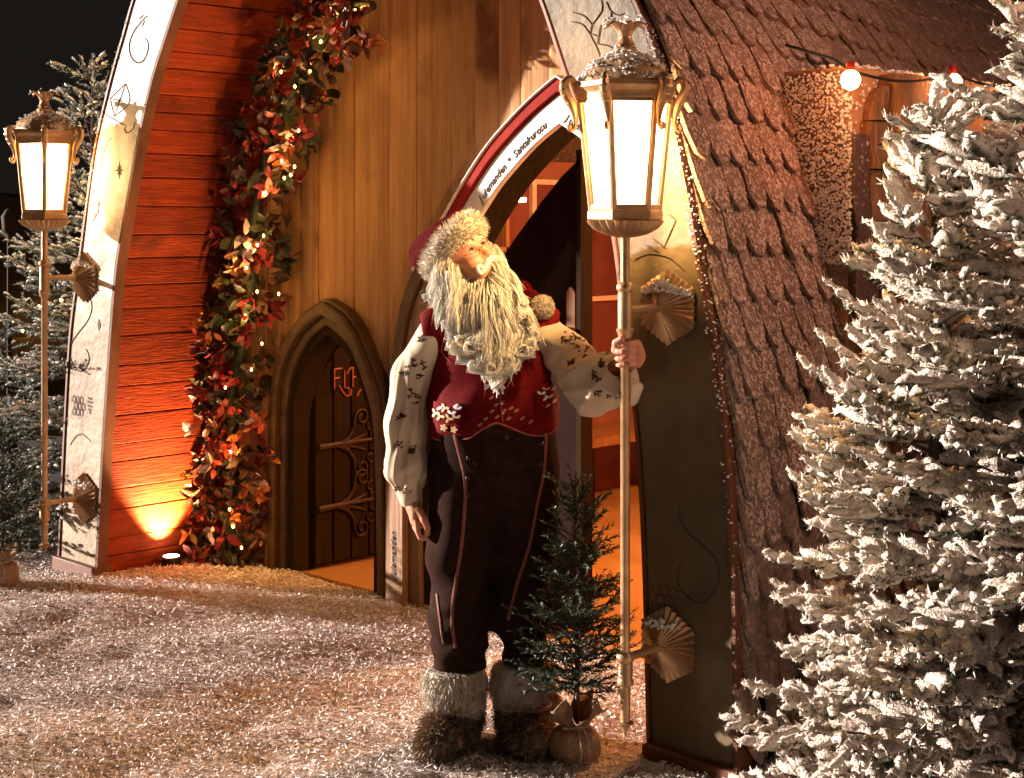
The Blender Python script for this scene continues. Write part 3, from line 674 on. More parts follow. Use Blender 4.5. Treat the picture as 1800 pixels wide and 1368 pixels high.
# festoon bulbs under the dormer eave
fest = empty('festoon_string', (3.78, .60, 2.17)); tag(fest, 'string of glowing red-orange globe bulbs under the dormer eave', 'string lights')
M_redbulb = emis('lit_red_bulb', (1, .30, .10), 26)
bpos = [(.535,2.150), (1.205,2.185), (1.88,2.20)]
pts = []
for (ya, za), (yb, zb_) in zip(bpos[:-1], bpos[1:]):
    for k in range(10): q = k/10; pts.append((0, lerp(ya,yb,q)-.60, lerp(za,zb_,q)-2.17+.03-.05*math.sin(math.pi*q)*.6))
MB().tube([(-.28,-.02,.12), (-.1,-.01,.06)]+pts, .005, 6).build('cable', M_ink, fest)
for y, z in bpos:
    g = MB().lathe([(.004,.033),(.014,.03),(.026,.02),(.032,.004),(.031,-.008),(.024,-.022),(.012,-.030),(.003,-.032)], 20).build('bulb', M_redbulb, fest); g.location = (0, y-.60, z-2.17)
    k_ = MB().lathe([(.012,.028),(.013,.055),(.009,.06)], 12).build('socket', M_red, g)
    pl = bpy.data.lights.new('bulb_light', 'POINT'); pl.energy = 4.2; pl.color = (1, .30, .08); pl.shadow_soft_size = .034
    po = bpy.data.objects.new('bulb_light', pl); COL.objects.link(po); po.parent = fest; po.location = (.02, y-.60, z-2.17)
    po.location = (.0, y-.60-.0, z-2.17)
# unseen second string and mast, added beyond the frame to light the shingles
fest2 = empty('fill_festoon', (2.2,1.0,3.75)); tag(fest2, 'added unseen string of warm white globe bulbs lighting the shingle roof', 'string lights')
M_wbulb = emis('fill_bulb', (1, .60, .36), 20)
FA, FB = Vector((2.2,1.0,3.75)), Vector((7.6,.95,3.2)); pts = []
for k in range(41):
    q = k/40; p = FA.lerp(FB, q)-FA; p.z -= .45*math.sin(math.pi*q); pts.append(p)
MB().tube(pts, .006, 6).build('cable', M_ink, fest2)
for k in range(17, 41, 4):
    g = link('bulb', bpy.data.objects['bulb'].data.copy(), fest2); g.data.materials[0] = M_wbulb; g.location = pts[k]-Vector((0,0,.04))
    pl = bpy.data.lights.new('bulb_light', 'POINT'); pl.energy = 36; pl.color = (1,.58,.41); pl.shadow_soft_size = .035  # added fill lamps for the shingle roof
    po = bpy.data.objects.new('bulb_light', pl); COL.objects.link(po); po.parent = fest2; po.location = pts[k]-Vector((0,0,.04))
mast = empty('fill_festoon_mast', (7.65,.95,-.03)); tag(mast, 'added unseen dark mast carrying the end of the added bulb string', 'mast')
MB().lathe([(.09,0),(.09,.03),(.04,.05),(.035,3.6),(.02,3.64)], 14).build('pole', M_ink, mast)
# ------------------------------------------------------------------ wall lanterns (two of one kind)
M_pane = bpy.data.materials.new('lit_frosted_pane'); M_pane.use_nodes = True
_N, _L = M_pane.node_tree.nodes, M_pane.node_tree.links; _N.remove(_N['Principled BSDF'])
_t = _N.new('ShaderNodeBsdfTransparent'); _t.inputs[0].default_value = (1, .93, .80, 1); _tl = _N.new('ShaderNodeBsdfTranslucent'); _tl.inputs[0].default_value = (.9, .82, .66, 1)
_m1 = _N.new('ShaderNodeMixShader'); _m1.inputs[0].default_value = .45; _L.new(_t.outputs[0], _m1.inputs[1]); _L.new(_tl.outputs[0], _m1.inputs[2])
_e = _N.new('ShaderNodeEmission'); _e.inputs[0].default_value = (1, .74, .40, 1); _e.inputs[1].default_value = .20; _ad = _N.new('ShaderNodeAddShader')
_L.new(_m1.outputs[0], _ad.inputs[0]); _L.new(_e.outputs[0], _ad.inputs[1]); _L.new(_ad.outputs[0], _N['Material Output'].inputs[0])
M_lbulb = emis('lit_lantern_bulb', (1, .80, .50), 60)
PROF_POLE = [(.0145,1.66),(.0145,1.512),(.020,1.510),(.027,1.500),(.027,1.488),(.020,1.480),(.0225,1.478),(.0225,1.372),(.028,1.368),(.022,1.350),(.018,1.338),(.0145,1.334),
             (.0145,.395),(.020,.392),(.027,.383),(.027,.370),(.021,.362),(.0225,.358),(.0225,.312),(.026,.306),(.024,.296),(.0155,.290),(.0145,.185),(.026,.182),(.024,.176),(.012,.168),(.008,.155),(.0015,.135)]
_lm = {}
def lantern(loc, head_rot, label):
    t = empty('wall_lantern', loc); tag(t, label, 'lantern', 'bronze lanterns on the feet of the arch')
    def p(name, maker, mats, parent=t, smooth=True, bevel=0, rz=0, fix=True):
        if name not in _lm:
            o = maker().build(name.split('#')[0], mats, parent, smooth, fix, bevel); _lm[name] = o.data
        else:
            o = link(name.split('#')[0], _lm[name], parent)
            if bevel: md = o.modifiers.new('bevel', 'BEVEL'); md.width = bevel; md.segments = 2; md.limit_method = 'ANGLE'; md.angle_limit = .7
        o.rotation_euler = (0, 0, rz); return o
    p('pole', lambda: MB().lathe(PROF_POLE, 20), M_bronze)
    H = head_rot
    hexr = lambda pr: (lambda: MB().lathe(pr, 6, rot=math.pi/6))
    p('base_band', hexr([(.090,1.733),(.112,1.731),(.116,1.722),(.116,1.700),(.108,1.696),(.09,1.696)]), M_bronze, smooth=False, bevel=.002, rz=H)
    flute = lambda a, i: 1+.045*math.cos(28*a)
    p('bowl', lambda: MB().lathe([(.112,1.697),(.108,1.688),(.094,1.672),(.070,1.658),(.045,1.650),(.030,1.647),(.018,1.645)], 112, rf=flute), M_bronze, rz=H)
    # six corner bars, top and bottom rails, panes
    def bars():
        mb = MB()
        for k in range(6):
            a = math.pi/6+k*math.pi/3; c, s = math.cos(a), math.sin(a)
            mb.tube([(.103*c,.103*s,1.728),(.139*c,.139*s,2.066)], .0105, 6)
            mb.tube([(.099*c,.099*s,1.735),(.133*c,.133*s,2.060)], .0125, 4)
            a2 = a+math.pi/3; c2, s2 = math.cos(a2), math.sin(a2)
            mb.tube([(.103*c,.103*s,1.738),(.103*c2,.103*s2,1.738)], .011, 4); mb.tube([(.136*c,.136*s,2.056),(.136*c2,.136*s2,2.056)], .011, 4)
        return mb
    p('frame', bars, M_bronze, smooth=False, bevel=.0015, rz=H)
    for k in range(6):
        def pane(k=k):
            a = math.pi/6+k*math.pi/3; q = []
            for r, z in ((.100,1.736),(.133,2.058)):
                c, s, c2, s2 = math.cos(a), math.sin(a), math.cos(a+math.pi/3), math.sin(a+math.pi/3)
                for f in (.0, 1.0): q.append((r*lerp(c,c2,f), r*lerp(s,s2,f), z))
            b = [(x*.97, y*.97, z) for x, y, z in q]
            return MB().add(q+b, [(0,1,3,2),(4,6,7,5),(0,4,5,1),(1,5,7,3),(3,7,6,2),(2,6,4,0)])
        p('pane#%d' % k, pane, M_pane, smooth=False, rz=H)
    p('light_bulb', lambda: MB().lathe([(.007,1.80),(.008,1.86),(.011,1.90),(.012,1.93),(.009,1.95),(.004,1.96),(.001,1.961)], 18), M_lbulb)
    p('socket', lambda: MB().lathe([(.03,1.725),(.03,1.74),(.014,1.75),(.013,1.80)], 14), M_bronze)
    pl = bpy.data.lights.new('lantern_light', 'POINT'); pl.energy = 85 if loc[0] > 1 else 42; pl.color = (1, .73, .40); pl.shadow_soft_size = .034
    po = bpy.data.objects.new('lantern_light', pl); COL.objects.link(po); po.parent = t; po.location = (0, 0, 1.93)
    p('cornice', hexr([(.12,2.055),(.146,2.060),(.148,2.075),(.150,2.082),(.160,2.098),(.160,2.112),(.150,2.116),(.13,2.118)]), M_bronze, smooth=False, bevel=.002, rz=H)
    lob = lambda a, i: 1+.03*math.cos(6*a)
    p('dome', lambda: MB().lathe([(.135,2.112),(.130,2.126),(.118,2.148),(.096,2.170),(.066,2.186),(.042,2.196),(.034,2.204),(.036,2.212),(.028,2.220),(.02,2.226)], 48, rf=lob), M_bronze, rz=H)
    # corner scrolls
    def scroll():
        mb = MB(); S = [(.150,2.108),(.166,2.124),(.180,2.118),(.186,2.098),(.178,2.072),(.164,2.048),(.154,2.018),(.152,1.990),(.158,1.972),(.168,1.968),(.172,1.978),(.166,1.984)]
        Q = crom([(x,0,z) for x, z in S], 30); mb.tube(Q, [.007+.009*math.sin(math.pi*min(1, i/22)) if i < 22 else .007 for i in range(30)], 8)
        for i in range(6, 18, 3): mb.tube([Q[i]+Vector((.010,-.012,.004)), Q[i]+Vector((.014,0,.0)), Q[i]+Vector((.010,.012,.004))], .0045, 5)
        return mb
    for k in range(6): p('scroll', scroll, M_bronze, rz=H+math.pi/6+k*math.pi/3)
    # crown finial
    p('finial_cup', lambda: MB().lathe([(.02,2.222),(.030,2.228),(.022,2.240),(.018,2.256),(.024,2.275),(.020,2.29)], 20), M_bronze)
    def petal():
        rings = []
        for i in range(9):
            q = i/8; r = .012+.006*q+.050*q**2.6; z = 2.236+.068*q-.012*max(0, q-.75)*4*q; w = .010+.012*math.sin(math.pi*min(1, q*.8+.1))
            if i == 8: w *= .45; z -= .012
            rings.append([(r-.004, -w, z+.002), (r+.002, -w*.5, z), (r+.004, 0, z-.003), (r+.002, w*.5, z), (r-.004, w, z+.002)])
        mb = MB(); mb.strip(rings); return mb
    for k in range(6): p('petal', petal, M_bronze, rz=k*math.pi/3+.3, fix=False).modifiers.new('thick', 'SOLIDIFY').thickness = .004
    # wall brackets: arm and fluted shell
    b_ = .212
    for k, z in enumerate((1.427, .375)):
        p('arm', lambda: MB().tube([(0,.018,0),(0,.10,0),(0,b_-.045,0)], [.0125,.0125,.015], 10), M_bronze).location = (0, 0, z)
        def shell():
            mb = MB(); n = 120; rings = []
            for j, (f, d) in enumerate(((.12,.060),(.22,.052),(.38,.036),(.62,.020),(.86,.010),(1.0,.006),(1.0,.001))):
                ring = []
                for i in range(n):
                    a = 2*math.pi*i/n; hx = math.cos(math.pi/6)/math.cos((a % (math.pi/3))-math.pi/6)
                    R = .120*hx*f if f > .3 else .105*f; fl = (.0045*math.cos(30*a))*min(1, f*1.6)
                    ring.append((R*math.cos(a+math.pi/2), b_-d-fl-.0045*(f > .3), R*math.sin(a+math.pi/2)))
                rings.append(ring)
            mb.strip(rings, closed=True); return mb
        p('shell_bracket', shell, M_bronze, fix=False).location = (0, 0, z)
    random.seed(hash(label) % 1000)
    big = loc[0] > 1
    mb = MB()
    for i in range(1300 if big else 260):
        a = random.uniform(0, 2*math.pi); r = .145*math.sqrt(random.random())
        z = float(np.interp(r, [.02,.04,.066,.096,.118,.130,.15], [2.226,2.197,2.187,2.171,2.149,2.127,2.117])); s = random.uniform(.002,.0062)
        if big and math.cos(a-2.6) < -.3 and random.random() < .6: continue
        mb.blob((r*math.cos(a), r*math.sin(a), z+random.uniform(-.002,.010)), (s*1.2,s*1.2,s*.8), .45)
    for i in range(60 if big else 24):
        a = random.randrange(6)*math.pi/3+.3; r = random.uniform(.03,.075); s = random.uniform(.003,.007); mb.blob((r*math.cos(a), r*math.sin(a)+random.gauss(0,.006), 2.300+random.uniform(-.01,.005)), s, .4)
    for i in range(420 if big else 150):
        s = random.uniform(.002,.006); x = random.uniform(-.095,.095); q = 1-abs(x)/.13; mb.blob((x, b_-random.uniform(.0,.055)*q-.008, 1.427+.035+.055*q*random.uniform(.3,1)), s, .4)
    for i in range(50):
        s = random.uniform(.003,.008); x = random.uniform(-.06,.06); mb.blob((x, b_-random.uniform(.01,.05), .375+.05+random.uniform(0,.03)), s, .4)
    mb.build('snow', M_snow, t, smooth=False)['kind'] = 'stuff'
    return t
lantern((3.462, -.212, 0), math.radians(-39), 'tall bronze lantern whose pole the costumed person grips, snow heaped on its roof')
lantern((-.076, -.212, 0), math.radians(-58.3), 'tall bronze lantern on the far foot of the arch, beside the frosted fir')

# ------------------------------------------------------------------ ground spotlight washing the red planks
up = empty('ground_spotlight', (.125, .345, ghz(.125,.345))); tag(up, 'small round ground spotlight washing the red planks orange', 'spotlight')
MB().lathe([(.045,0),(.047,.02),(.044,.045),(.038,.05)], 24).build('housing', M_ink, up)
MB().lathe([(.040,.046),(.036,.052),(.0,.053)], 24).build('lens', emis('lit_lens', (1,.72,.45), 14), up)
spl = bpy.data.lights.new('spot_beam', 'SPOT'); spl.energy = 150; spl.color = (1, .52, .22); spl.spot_size = math.radians(82); spl.spot_blend = .5; spl.shadow_soft_size = .03
spo = bpy.data.objects.new('spot_beam', spl); COL.objects.link(spo); spo.parent = up; spo.location = (-.02, 0, .06)
spo.rotation_euler = Vector((-.22, .0, 1)).to_track_quat('-Z', 'Y').to_euler()

# ------------------------------------------------------------------ autumn garland in the corner of soffit and wall
gar = empty('leaf_garland', (.30, .58, 0)); tag(gar, 'thick garland of autumn leaves, berries and fairy lights climbing the inner corner', 'garland')
GP = [(.21,.60,.03),(.25,.60,.30),(.27,.60,.58),(.27,.60,.85),(.36,.60,1.12),(.43,.60,1.40),(.46,.58,1.62),(.53,.57,1.83),(.65,.56,2.06),(.80,.55,2.27),(.99,.53,2.46),(1.22,.52,2.60),(1.52,.50,2.62)]
GC = crom(GP, 120)
M_leafs = [mat('leaf_'+n, c, tuple(x*.55 for x in c), 30, rough=.5, bump=.15, spec=.4) for n, c in
    (('dark_green',(.035,.042,.016)), ('brown',(.10,.035,.015)), ('wine_red',(.22,.016,.018)), ('red',(.50,.05,.025)), ('orange',(.58,.17,.03)), ('silver_pink',(.55,.38,.36)), ('ochre',(.50,.27,.05)))]
def leaf_mesh(i, mtl, asp, curl):
    mb = MB(); n = 6; rings = []
    for k in range(n+1):
        q = k/n; w = asp*math.sin(math.pi*min(.97, .04+q**1.15))**.7*.5 if k else .03; x = q; z = curl*q*q
        rings.append([(x, -w, z+.10*w*2), (x, 0, z-.02), (x, w, z+.10*w*2)])
    mb.strip(rings); return mb.mesh('leaf', mtl, smooth=True)
LEAF = [[leaf_mesh(i, m, a, c) for a, c in ((.50,-.35), (.62,.25), (.42,-.15))] for i, m in enumerate(M_leafs)]
r_ = random.Random(11); leaves = []; segs = []
GI = [(0,0,1,1,2), (2,1,0), (3,3,4), (4,4,6), (5,5), (1,4,6)]
accents = [(.97,3),(.93,3),(.90,5),(.86,2),(.80,5),(.76,1),(.70,5),(.66,4),(.62,5),(.59,3),(.54,2),(.50,5),(.47,4),(.44,1),(.40,5),(.36,4),(.32,2),(.285,2),(.27,3),(.235,5),(.225,3),(.20,4),(.185,3),(.165,4),(.15,5),(.12,4),(.09,4),(.05,5),(.02,1),(.995,3),(.95,2),(.98,3),(.96,3),(.99,2),(.985,4),(.94,3),(.92,4)]
def rosette(c, out, mi, n, size):
    out = Vector(out).normalized(); ax = out.orthogonal().normalized(); bx = out.cross(ax)
    for k in range(n):
        a = r_.uniform(0, 6.28) if r_.random() < .5 else 2*math.pi*k/n; d = (ax*math.cos(a)+bx*math.sin(a))*r_.uniform(.5,1.1) + out*r_.uniform(.0,1.3)+Vector((0,0,-.25))
        leaves.append((Vector(c)+out*.01+Vector((r_.gauss(0,.012),r_.gauss(0,.012),r_.gauss(0,.012))), d.normalized(), out+Vector((r_.gauss(0,.4),r_.gauss(0,.4),r_.gauss(0,.4))), mi, size*r_.uniform(.6,1.15)))
def surf(u, rad=1.0):
    k = min(118, int(u*119)); c = GC[k]; t = (GC[k+1]-GC[k]).normalized()
    a = r_.uniform(-2.1, 1.6); front = Vector((.60,-.80,0)); side = t.cross(front).normalized(); front = side.cross(t).normalized()
    if front.dot(Vector((.6,-.8,0))) < 0: front = -front
    d = front*math.cos(a)+side*math.sin(a); return c+d*.150*rad*r_.uniform(.5,1.12), d
for i in range(560):
    p, d = surf(r_.random()); rosette(p, d, r_.choice(r_.choice(GI[:2])), r_.choice([3,4,5]), r_.uniform(.05,.085))
for u, mi in accents:
    for q in range(3):
        p, d = surf(min(.995, max(0, u+r_.gauss(0,.012))), 1.12); d = (d+Vector((.6,-.8,.1))*.8).normalized()
        rosette(p+d*.02, (d+Vector((r_.gauss(0,.5),r_.gauss(0,.5),r_.gauss(0,.5)))), mi if r_.random() < .8 else r_.choice([2,3,4,6]), r_.choice([5,6,7]), r_.uniform(.045,.07))
LV = [(leaf_, *project(np.array([leaf_[0]]))) for leaf_ in leaves]
idx = sorted(range(len(leaves)), key=lambda i: (-(leaves[i][3] > 1), -(leaves[i][0].y < .56), -leaves[i][4]))
bodyv, bodyf, bodym = [], [], []
for rank, i in enumerate(idx):
    p, d, out, mi, sz = leaves[i]; side = d.cross(out); side = side.normalized() if side.length > 1e-4 else d.orthogonal().normalized(); up_ = side.cross(d)
    Mx = Matrix.Translation(p-Vector((.30,.58,0))) @ Matrix((d, side, up_)).transposed().to_4x4() @ Matrix.Scale(sz, 4)
    me = LEAF[mi][r_.randrange(3)]
    if rank < 295:
        o = link('leaf', me, gar); o.matrix_local = Mx
    else:
        k = len(bodyv); bodyv += [tuple(Mx @ v.co) for v in me.vertices]; bodyf += [tuple(q+k for q in f.vertices) for f in me.polygons]; bodym += [mi]*len(me.polygons)
mb = MB(); mb.v, mb.f, mb.m = bodyv, bodyf, bodym
mb.build('leaf_mass', M_leafs, gar, fix=False)['kind'] = 'stuff'
mb = MB(); mb.tube([c-Vector((.30,.58,0)) for c in GC[::4]], [.03+.01*math.sin(i*2.1) for i in range(len(GC[::4]))], 10); mb.build('stem', M_leafs[0], gar)
M_berry = mat('red_berry', (.65,.02,.02), rough=.25, bump=0, spec=.6)
for (x, y, z) in ((1.34,.40,2.44),(1.33,.40,2.385),(.62,.42,1.245),(.98,.42,2.06),(.42,.44,.95),(.55,.44,.80),(.47,.44,.62)):
    MB().lathe([(.001,.013),(.008,.010),(.013,.0),(.009,-.009),(.001,-.013)], 12).build('berry', M_berry, gar).location = (x-.30, y-.58, z)
FL = [(1.416,2.604),(1.344,2.498),(1.177,2.485),(.911,2.432),(.888,2.372),(.991,2.3),(1.018,2.099),(.825,2.017),(.892,1.966),(.988,1.938),(.96,1.901),(.911,1.888),(.77,1.824),(.754,1.625),(.706,1.581),(.554,1.497),(.62,1.474),(.869,1.36),(.704,1.365),(.741,1.125),(.494,.599),(.484,.325),(.514,.248),(.581,.158),(.61,1.25),(.45,.9),(.66,1.0),(1.1,2.36)]
fairy = empty('fairy_lights', (.30,.58,0)); tag(fairy, 'tiny warm fairy lights threaded through the leaf garland', 'fairy lights')
M_fairy = emis('lit_fairy_bulb', (1, .45, .08), 12)
fm = MB().lathe([(.0008,.008),(.004,.005),(.0052,0),(.004,-.005),(.0008,-.008)], 8).mesh('bulb', M_fairy)
wire = []
for x, z in FL:
    o = link('bulb', fm, fairy); o.location = (x-.04-.30, .46-.58, z); wire.append((x-.04-.30, .468-.58, z+.006))
for k, (x, z) in enumerate(FL[::2]):
    pl = bpy.data.lights.new('fairy_glow', 'POINT'); pl.energy = .42; pl.color = (1,.55,.16); pl.shadow_soft_size = .006
    po = bpy.data.objects.new('fairy_glow', pl); COL.objects.link(po); po.parent = fairy; po.location = (x-.04-.30, .445-.58, z)
wire.sort(key=lambda p: p[2]); MB().tube(wire, .0015, 4).build('wire', M_ink, fairy)
# ------------------------------------------------------------------ conifers
M_coolfrost = mat('cool_frosted_needle', (.60,.62,.58), (.40,.43,.39), 30, rough=.7, bump=0)
M_needle = mat('fir_needle', (.042,.075,.038), (.018,.038,.018), 20, rough=.6, bump=0, spec=.25)
M_frostneedle = mat('frosted_needle', (.84,.74,.64), (.64,.54,.45), 30, rough=.7, bump=0)
M_bark = mat('fir_bark', (.10,.06,.035), (.05,.03,.02), 20, rough=.9, bump=.6)
def flock_mat():
    m = mat('flocked_snow', (.84,.73,.63), (.62,.51,.42), 42, rough=.85, bump=1.0, bdist=.016, bscale=130, c3=(.30,.26,.17), c3scale=26, c3lo=.60, c3hi=.72)
    N, L = m.node_tree.nodes, m.node_tree.links; p = N['Principled BSDF']; src = p.inputs['Base Color'].links[0].from_socket
    g = N.new('ShaderNodeNewGeometry'); sx = N.new('ShaderNodeSeparateXYZ'); L.new(g.outputs['Normal'], sx.inputs[0])
    mr = N.new('ShaderNodeMapRange'); mr.inputs[1].default_value = -.95; mr.inputs[2].default_value = -.55; L.new(sx.outputs[2], mr.inputs[0])     # the flocking lies on top, bare needles below
    mx = N.new('ShaderNodeMix'); mx.data_type = 'RGBA'; L.new(mr.outputs[0], mx.inputs[0]); mx.inputs[6].default_value = (.06,.06,.03,1); L.new(src, mx.inputs[7]); L.new(mx.outputs[2], p.inputs['Base Color'])
    return m
M_flock = flock_mat()
def snow_twig(r):
    """lumpy flocked shoot along +x, length 1, with needles showing through"""
    n, k = 6, 6; V = []; F = []
    for i in range(k):
        q = i/(k-1); rad = (.175+.04*r.standard_normal())*(math.sin(math.pi*(.14+.72*q))**.5)
        if i == k-1: rad = .07
        c = np.array([q, .05*r.standard_normal(), .04*r.standard_normal()])
        for j in range(n):
            a = 2*math.pi*j/n+r.uniform(-.2,.2); rr = rad*r.uniform(.8,1.22)
            V.append(c+[0, rr*math.cos(a), rr*math.sin(a)*.85+.02])
    for i in range(k-1):
        for j in range(n):
            a, b, c_, d = i*n+j, i*n+(j+1) % n, (i+1)*n+(j+1) % n, (i+1)*n+j
            F += [(a,b,c_), (a,c_,d)]
    V.append(np.array([1.05,0,.02])); F += [((k-1)*n+j, (k-1)*n+(j+1) % n, len(V)-1) for j in range(n)]; V.append(np.array([-.06,0,0])); F += [((j+1) % n, j, len(V)-1) for j in range(n)]
    fm = [0]*len(F)
    for t in range(40):
        q = r.uniform(.0,1.02); a = r.uniform(0, 2*math.pi); o = np.array([q, 0, .01]); d = np.array([r.uniform(.25,.9), math.cos(a), math.sin(a)]); d /= np.linalg.norm(d)
        L = r.uniform(.20,.34)*(1-.3*q); s = np.cross(d, r.standard_normal(3)); s /= np.linalg.norm(s)+1e-9; w = r.uniform(.02,.042)
        k0 = len(V); V += [o+d*.05-s*w, o+d*.05+s*w, o+d*L]; F.append((k0,k0+1,k0+2)); fm.append(1 if (d[2] < -.35 and r.random() < .75) else 2)
    return np.array(V), np.array(F), np.array(fm)
def needle_twig(r, frost, n=46):
    V = []; F = []; fm = []
    for j in range(3):
        a, b = 2*math.pi*j/3, 2*math.pi*(j+1)/3; k0 = len(V)
        V += [np.array([0,.018*math.cos(a),.018*math.sin(a)]), np.array([0,.018*math.cos(b),.018*math.sin(b)]), np.array([1,0,0])]; F.append((k0,k0+1,k0+2)); fm.append(3)
    for t in range(n):
        q = (t+r.random())/n; a = r.uniform(0, 2*math.pi); o = np.array([q,0,0]); d = np.array([r.uniform(.5,1.1), math.cos(a), math.sin(a)*.8+.1]); d /= np.linalg.norm(d)
        L = r.uniform(.17,.26)*(1-.35*q); s = np.cross(d, r.standard_normal(3)); s /= np.linalg.norm(s)+1e-9; w = .022
        k0 = len(V); V += [o-s*w, o+s*w, o+d*L]; F.append((k0,k0+1,k0+2)); fm.append(2 if (r.random() < frost*(1.4 if d[2] > 0 else .5)) else 1)
    if frost > .3:
        for t in range(2):
            q = r.uniform(.35,1.0); k0 = len(V); R = r.uniform(.05,.10); c = np.array([q, r.uniform(-.04,.04), .07])
            V += [c+np.array(p)*np.array([R*1.5,R,R*.7])*r.uniform(.7,1.3) for p in ICO_V[:]]; F += [tuple(k0+i for i in f) for f in ICO_F]; fm += [0]*len(ICO_F)
    return np.array(V), np.array(F), np.array(fm)
def fir(name, loc, height, radius, label, style, seed, branches=130, skirt=.06, twig=.11, cut=None, group=None, spacing=.04, top_bare=0, frost=.4, shape=.85, droop=1.0, trunk_r=None, cat='fir tree', squash=0, form=None, pitch0=-14, pitch1=55):
    r = np.random.default_rng(seed)
    root = empty(name, loc); tag(root, label, cat, group)
    units = [snow_twig(r) for _ in range(8)] if style == 'flock' else [needle_twig(r, frost) for _ in range(6)]
    tr = trunk_r or height*.017
    MB().tube([(0,0,0),(.01,0,height*.35),(-.006,.008,height*.7),(0,0,height*.985)], [tr,tr*.75,tr*.4,tr*.1], 9).build('trunk', M_bark, root)
    T = []; limbs = MB()
    ga = 2.39996
    def add(p, d, L):
        T.append((p, d, L))
    def branch(z, az, L, pitch):
        if squash: L *= 1-squash*max(0, -math.cos(az)*.7133-math.sin(az)*.7009)
        h = np.array([math.cos(az), math.sin(az), 0]); n = max(3, int(L/spacing)); pts = []; p = np.array([0,0,z]); el = math.radians(pitch)
        for i in range(n+1):
            pts.append(p.copy()); q = i/n; e = el+math.radians(18*q*q*droop) - math.radians(8*(1-q)*droop)*(L > .25); p = p+(h*math.cos(e)+np.array([0,0,1])*math.sin(e))*(L/n)
        if cut is not None and not cut(pts[-1]): return
        limbs.tube([tuple(q) for q in pts], [max(.0025, .012*L*(1-i/(n+1))+.002) for i in range(n+1)], 4, cap=False)
        side = np.array([-h[1], h[0], 0])
        for i in range(1, n+1):
            q = i/n
            if q < .18 and L > .3: continue
            d0 = pts[i]-pts[i-1]; d0 /= np.linalg.norm(d0)
            tl = twig*(.75+.7*math.sin(math.pi*min(1, .15+.7*(1-q))))*r.uniform(.75,1.2)
            for sg in (-1, 1):
                if r.random() < .12: continue
                ang = math.radians(r.uniform(38,62)); d = d0*math.cos(ang)+side*sg*math.sin(ang)+np.array([0,0,r.normal(.0,.14)]); d /= np.linalg.norm(d)
                ll = tl*(1.25 if q < .7 else .8)
                add(pts[i], d, ll)
                if L > .35 and q < .75 and r.random() < .7:     # second order shoots
                    m = pts[i]+d*ll*.55; d2 = d*.75+d0*r.uniform(.2,.8)+np.array([0,0,r.normal(0,.10)]); add(m, d2/np.linalg.norm(d2), ll*.7); 
                    d3 = d*.8-d0*r.uniform(.0,.5)+np.array([0,0,r.normal(0,.10)]); add(m, d3/np.linalg.norm(d3), ll*.6)
                if r.random() < .14: d2 = d*.5+d0*.5+np.array([0,0,.6]); add(pts[i], d2/np.linalg.norm(d2), tl*.7)
            if i == n: add(pts[i], d0, twig)
    for i in range(branches):
        q = (i+.5)/branches; f = skirt+(1-skirt)*(1-(1-q)**.62)          # more branches low down
        f = min(f, .965); z = height*f; L = radius*(form(f) if form else (1-f)**shape)*r.uniform(.70,1.18)+twig*.35
        branch(z, i*ga+r.normal(0,.25), L, lerp(pitch0, pitch1, f**1.4)+r.normal(0,11))
    for i in range(7): add(np.array([0,0,height*(.94-.012*i)]), np.array([.6*math.cos(i*ga),.6*math.sin(i*ga),.75]), twig*.8)
    for i in range(4): add(np.array([0,0,height-twig*(1.2-.3*i)]), np.array([.02,.01,1.0]), twig)
    Vs, Fs, Ms = [], [], []; nv = 0
    for p, d, L in T:
        V, F, M = units[r.integers(len(units))]
        u = np.array([0,0,1.0])-d*d[2]; nu = np.linalg.norm(u); u = u/nu if nu > .15 else np.array([1.0,0,0])
        s = np.cross(u, d); s /= np.linalg.norm(s)+1e-9; u = np.cross(d, s)
        R = np.stack([d, s, u]); th = min(1.25, max(.8, (twig/L)**.5)) if L > 0 else 1
        Vs.append((V*np.array([1,th,th])*L) @ R + p); Fs.append(F+nv); Ms.append(M); nv += len(V)
    V = np.concatenate(Vs); F = np.concatenate(Fs); M = np.concatenate(Ms)
    if cut is not None:     # drop shoots that would reach into the house
        keepv = np.array([True]*len(V)); 
        keepv = (V[:, 0]+loc[0] < cut.box[0]) | (V[:, 0]+loc[0] > cut.box[1]) | (V[:, 1]+loc[1] < cut.box[2]) | (V[:, 1]+loc[1] > cut.box[3])
        ok = keepv[F].all(1); F = F[ok]; M = M[ok]
    me = np_mesh('crown', V, F, [M_flock if style == 'flock' else M_snow, M_needle, M_frostneedle if style == 'flock' else M_coolfrost, M_bark], M, smooth=(style == 'flock')); o = link('crown', me, root)
    limbs.build('branches', M_bark, root, fix=False)
    print(name, len(T), len(F))
    return root
class Cut:
    def __init__(s, loc, box): s.loc = loc; s.box = box
    def __call__(s, p): return True
HB = (-.33, 3.66, .02, 5.0)
fir('flocked_fir', (4.35,.04,0), 2.00, .60, 'large fir caked in artificial snow standing before the shingle roof', 'flock', 21, 122, .04, .080, Cut((4.35,.04), HB), spacing=.038, shape=.82, squash=.12)
fir('flocked_fir', (4.74,.03,0), 2.72, .72, 'taller snow-caked fir rising past the top edge beside the large one', 'flock', 22, 96, .10, .088, Cut((4.68,.0), HB), spacing=.042, shape=.78)
fir('frosted_fir', (-.74,.42,0), 2.50, .82, 'lightly frosted green fir growing behind the far foot of the arch', 'needle', 23, 100, .03, .105, Cut((-.74,.42), HB), spacing=.052, frost=.45, shape=.8)
fir('frosted_fir', (-1.45,.20,0), 1.08, .55, 'shorter frosted fir at the far edge beyond the thin bronze lantern pole', 'needle', 24, 52, .03, .10, None, spacing=.058, frost=.35, shape=.8)
